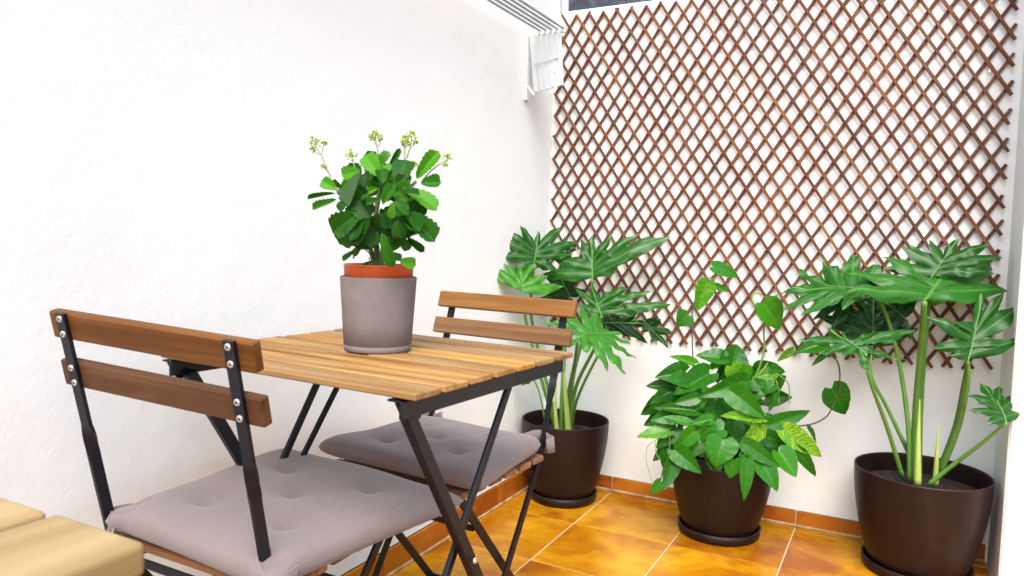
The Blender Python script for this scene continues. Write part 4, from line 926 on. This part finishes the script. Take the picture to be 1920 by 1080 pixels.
# ---------------------------------------------------------------- brown pots with saucers
def brown_pot(loc, rr, zr, rb, label, tiltx=0, sau=1.0):
    p = thing('plant_pot', loc, label, 'plant pot', 'brown pots along the back wall')
    z0 = .022
    prof = [(0, z0), (rb * .93, z0), (rb * .97, z0 + .006)]
    for k in range(1, 15):
        u = k / 14; prof.append((rb * .97 + (rr - rb * .97) * (1 - (1 - u) ** 1.9), z0 + .006 + (zr - z0 - .012) * u))
    prof += [(rr + .0006, zr - .003), (rr - .0005, zr), (rr - .0035, zr), (rr - .0045, zr - .004)]
    for k in range(13, 3, -1):
        u = k / 14; prof.append((rb * .97 + (rr - rb * .97) * (1 - (1 - u) ** 1.9) - .005, z0 + .006 + (zr - z0 - .012) * u))
    link('body', lathe_mesh('body', prof, M['brown_pot'], 72), p)
    rs = rb * 1.07 * sau
    sp_ = [(0, 0), (rs * .93, 0), (rs * .97, .003), (rs, .012), (rs + .002, .030), (rs - .002, .0315), (rs - .006, .029), (rs - .010, .008), (0, .008)]
    link('saucer', lathe_mesh('saucer', sp_, M['brown_pot'], 64), p)
    soil_disc('soil', rr * .955, p, zr - .055)
    return p
brown_pot((-1.022, 2.374, 0), .153, .285, .110, 'brown plastic pot in the corner behind the far chair')
brown_pot((-.471, 2.352, 0), .156, .243, .118, 'middle brown pot under the trailing heart leaved plant')
brown_pot((.082, 2.368, 0), .174, .292, .132, 'widest brown pot beside the right hand wall')

# ---------------------------------------------------------------- leaves
def lobed_mesh(lobes, sinus, seed):
    """split leaf: lobes leave the midrib one after another, joined by a web near it"""
    rg = random.Random(seed)
    tips = sorted([Vector((x, y)) for x, y in lobes], key=lambda p: math.atan2(p.x, p.y))
    n = len(tips); R_ = max(t_.length for t_ in tips)
    ap = min(range(n), key=lambda i: abs(math.atan2(tips[i].x, tips[i].y)))
    apex = tips[ap]; mmax = .50
    def root(ph):                      # where the vein of phase ph leaves the midrib
        d = ph - (ap + .5); lim = (n - ap - .2) if d > 0 else (ap + .8)
        return apex * (mmax * max(0, 1 - abs(d) / lim) ** .85)
    S_ = []
    for j in range(n + 1):
        r0 = root(float(j))
        if j == 0: S_.append(tips[0] * .16 + Vector((tips[0].y, -tips[0].x)).normalized() * -.05 * R_ * 0)
        elif j == n: S_.append(tips[-1] * .16)
        else:
            m_ = (tips[j - 1] + tips[j]) / 2
            S_.append(r0 + (m_ - r0) * min(.92, sinus * rg.uniform(.82, 1.12)) * .52)
    prof = []; seg = 9
    for i, tp in enumerate(tips):
        ax = tp - root(i + .5)
        for side in (0, 1):
            s0 = S_[i + side]; d = tp - s0; Ln = d.length
            nn = Vector((-d.y, d.x)).normalized()
            if nn.dot(s0 + d * .4 - (root(i + .5) + ax * .6)) < 0: nn = -nn
            bul = rg.uniform(.06, .12); wv = rg.uniform(0, 6)
            pts = []
            for k in range(seg + 1):
                g = k / seg
                pts.append((s0 + d * g + nn * Ln * (bul * math.sin(math.pi * g ** .8) + .020 * math.sin(9 * g + wv) * g * (1 - g) * 4), i + (.5 * g if side == 0 else 1 - .5 * g)))
            if side == 1: pts = pts[::-1][1:]
            elif i: pts = pts[1:]
            prof += pts
    nr = 8; vs, fs, uv = [], [], []
    wob = [(rg.uniform(14, 30) / R_ * .1, rg.uniform(0, 6), rg.uniform(.012, .032)) for _ in range(4)]
    droop = rg.uniform(.25, .6); fold = rg.uniform(.08, .22); m = len(prof)
    mid = apex.normalized(); perp = Vector((mid.y, -mid.x))
    for j in range(nr + 1):
        f = j / nr
        for (p, ph) in prof:
            r0 = root(ph); q = r0 + (p - r0) * f; rr_ = q.length
            z = -droop * rr_ * rr_ / (R_ * 1.6) + fold * abs(q.dot(perp)) * (1 - .5 * rr_ / R_)
            z -= .017 * R_ * math.cos(ph * 2 * math.pi) * min(1, f * 1.6)
            for k, p0, am in wob: z += am * R_ * math.sin(k * 10 * q.x + p0) * math.cos(k * 8 * q.y + p0 * 2) * f
            vs.append((q.x, q.y, z)); uv.append((ph if f > .02 else ph, q.dot(perp) / R_ if q.dot(mid) > 0 else .5))
    for j in range(nr):
        for k in range(m - 1):
            a = j * m + k; fs.append((a, a + 1, a + m + 1, a + m))
    return mesh('leaf', vs, fs, M['philo'], True, uv)
def heart_mesh(seed, curl, fold, kind):
    rg = random.Random(seed); nr, nc = 14, 5; vs, fs, uv = [], [], []
    for j in range(nr + 1):
        t_ = j / nr
        if kind == 'heart':
            w = (math.sin(math.pi * min(1, t_ ** .62)) ** .75) * (1 - .25 * t_) if 0 < t_ < 1 else 0
            w = max(w, .36 * (1 - t_ * 8) if t_ < .12 else 0)
        else:
            w = (t_ ** .5 * (1 - max(0, (t_ - .5) / .5) ** 2.6) ** .5 * 1.12 + .07) if t_ < 1 else .22
            w = min(w, 1)
        for i in range(-nc, nc + 1):
            s = i / nc
            edge = 1.0
            if kind != 'heart' and abs(s) == 1: edge = 1 + .07 * math.cos(j * math.pi)
            x = .5 * w * s * edge
            y = t_
            if kind == 'heart': y = t_ - .17 * (abs(s) ** 1.2) * (1 - t_) ** 2.2
            elif t_ == 1: y = t_ - .05 * s * s
            z = fold * abs(x) - curl * t_ * t_ + .012 * math.sin(9 * t_ + seed) * abs(s) + (.02 * math.sin(j * 2.1 + seed) * s * s if kind == 'heart' else 0)
            if kind != 'heart': z += .10 * x * x * 2 * math.sin(seed)
            vs.append((x, y, z)); uv.append((t_ * 6 - abs(s) * 1.6, s * .5))
    m = 2 * nc + 1
    for j in range(nr):
        for i in range(m - 1):
            a = j * m + i; fs.append((a, a + 1, a + m + 1, a + m))
    return mesh('leaf', vs, fs, M['pothos'] if kind == 'heart' else M['kalanchoe'], True, uv)
hearts = [heart_mesh(k, c, f_, 'heart') for k, (c, f_) in enumerate([(.10, .25), (.25, .35), (.18, .15), (.34, .3), (.05, .45)])]
ovals = [heart_mesh(k, c, f_, 'oval') for k, (c, f_) in enumerate([(.10, .35), (.28, .45), (-.12, .5), (.2, .25), (.38, .3), (.05, .7)])]

def philodendron(loc, leaves, stems, sheaths, label):
    p = thing('philodendron', loc, label, 'plant', 'split leaf plants in brown pots')
    L0 = Vector(loc)
    for i, (B, Y, N_, lobes, sinus, tone) in enumerate(leaves):
        Y = Vector(Y).normalized(); Z = Vector(N_); Z = (Z - Y * Z.dot(Y)).normalized(); X = Y.cross(Z)
        o = link('leaf', lobed_mesh(lobes, sinus, i * 7 + len(leaves)), p, frame(Vector(B) - L0, X, Y, Z)); o['tone'] = tone
        a_ = max(lobes, key=lambda q: q[1] - abs(q[0])); la = max(.02, math.hypot(*a_))
        link('midrib', tube_mesh('midrib', [(0, -.006, -.003), (0, la * .2, .0006), (0, la * .5, .0012 - .03 * la)], .0025, M['stem'], 6, 4, .35), o)
    for pts, r in stems: tube('stalk', pts, r, M['stem'], p, 8, 6, .62)
    for pts, r in sheaths: tube('sheath', pts, r, M['sheath'], p, 8, 6, .12)
    return p
philodendron((-1.022, 2.374, .225), LEAVES_CORNER, STEMS_CORNER, SHEATHS_CORNER, 'split leaf philodendron in the corner behind the far chair')
philodendron((.082, 2.368, .235), LEAVES_WALL, STEMS_WALL, SHEATHS_WALL, 'split leaf philodendron with thick pale stalk beside the right hand wall')

def leafy(p, loc, leaves, meshes, thick):
    L0 = Vector(loc)
    for i, (B, Y, N_, L, w, tone) in enumerate(leaves):
        Y = Vector(Y).normalized(); Z = Vector(N_); Z = (Z - Y * Z.dot(Y)).normalized(); X = Y.cross(Z)
        me = meshes[(i * 7 + int(tone * 13)) % len(meshes)]
        o = link('leaf', me, p, frame(Vector(B) - L0, X * w, Y * L, Z * (.5 * L + .5 * w))); o['tone'] = tone
loc = (-.471, 2.352, .19)
po = thing('pothos', loc, 'trailing heart leaved pothos with yellow marbling in the middle pot', 'plant')
leafy(po, loc, POTHOS_LEAVES, hearts, 0)
for i, (pts, r) in enumerate(POTHOS_VINES): tube('vine', pts, r, M['dark_vine'] if i in (0, 5, 8) else M['vine'], po, 6, 6, .8)

# ---------------------------------------------------------------- grey pot, nursery pot and kalanchoe on the table
PC = Vector((-.813, 1.040, .7135))
gp = thing('flower_pot', PC, 'grey concrete flower pot standing on the slatted table', 'flower pot')
hh = .129
link('body', lathe_mesh('body', [(0, 0), (.0575, 0), (.0585, .001), (.0592, .0095), (.0583, .0102), (.0583, .0112), (.0593, .0118), (.0618, .05), (.0668, hh - .002), (.0660, hh), (.0632, hh), (.0622, hh - .003), (.058, .02), (0, .02)], M['concrete'], 80), gp)
kal = thing('kalanchoe', PC + Vector((0, 0, .0165)), 'budding kalanchoe with scalloped leaves in an orange nursery pot inside the grey pot', 'plant')
kh = .1335
np_ = link('nursery_pot', lathe_mesh('nursery_pot', [(0, 0), (.045, 0), (.0565, kh - .028), (.0592, kh - .026), (.0605, kh - .002), (.0622, kh - .001), (.0622, kh), (.0590, kh), (.0578, kh - .006), (.0555, kh - .03), (0, kh - .03)], M['orange_pot'], 72), kal)
soil_disc('soil', .0575, kal, kh - .013)
KL = PC + Vector((0, 0, .0165))
leafy(kal, KL, KALANCHOE_LEAVES, ovals, 0)
for pts, r in KALANCHOE_STEMS: tube('stem', pts, r, M['woody'], kal, 8, 6, .6)
brg = random.Random(2)
def bud_cluster(size):
    vs, fs = [], []
    for q in range(int(9 + 14 * size)):
        d = Vector((brg.gauss(0, 1), brg.gauss(0, 1), brg.gauss(.4, .8))).normalized(); c = d * brg.uniform(.002, .0066) * size
        r, h = .0016, .0036
        X = d.orthogonal().normalized(); Y = d.cross(X); k0 = len(vs)
        for (f, g) in ((0, .5), (.55, 1.15), (1.0, .25)):
            for k in range(5):
                a = 2 * math.pi * k / 5; vs.append(c + d * h * f + (X * math.cos(a) + Y * math.sin(a)) * r * g)
        for b in range(2):
            for k in range(5):
                k2 = (k + 1) % 5; fs.append((k0 + b * 5 + k, k0 + b * 5 + k2, k0 + b * 5 + 5 + k2, k0 + b * 5 + 5 + k))
        fs.append(tuple(k0 + 10 + k for k in range(5)))
    return mesh('flower_buds', vs, fs, M['bud'])
for (main, r), brs in KALANCHOE_FLOWERS:
    st = tube('flower_stalk', main, r, M['stalk'], kal, 6, 6, .8); base = Vector(main[0])
    for (bp, br), c, size in brs:
        link('twig', tube_mesh('twig', bp, br, M['stalk'], 5, 5, 1, base), st)
        link('flower_buds', bud_cluster(size), st, Matrix.Translation(Vector(c) - base))
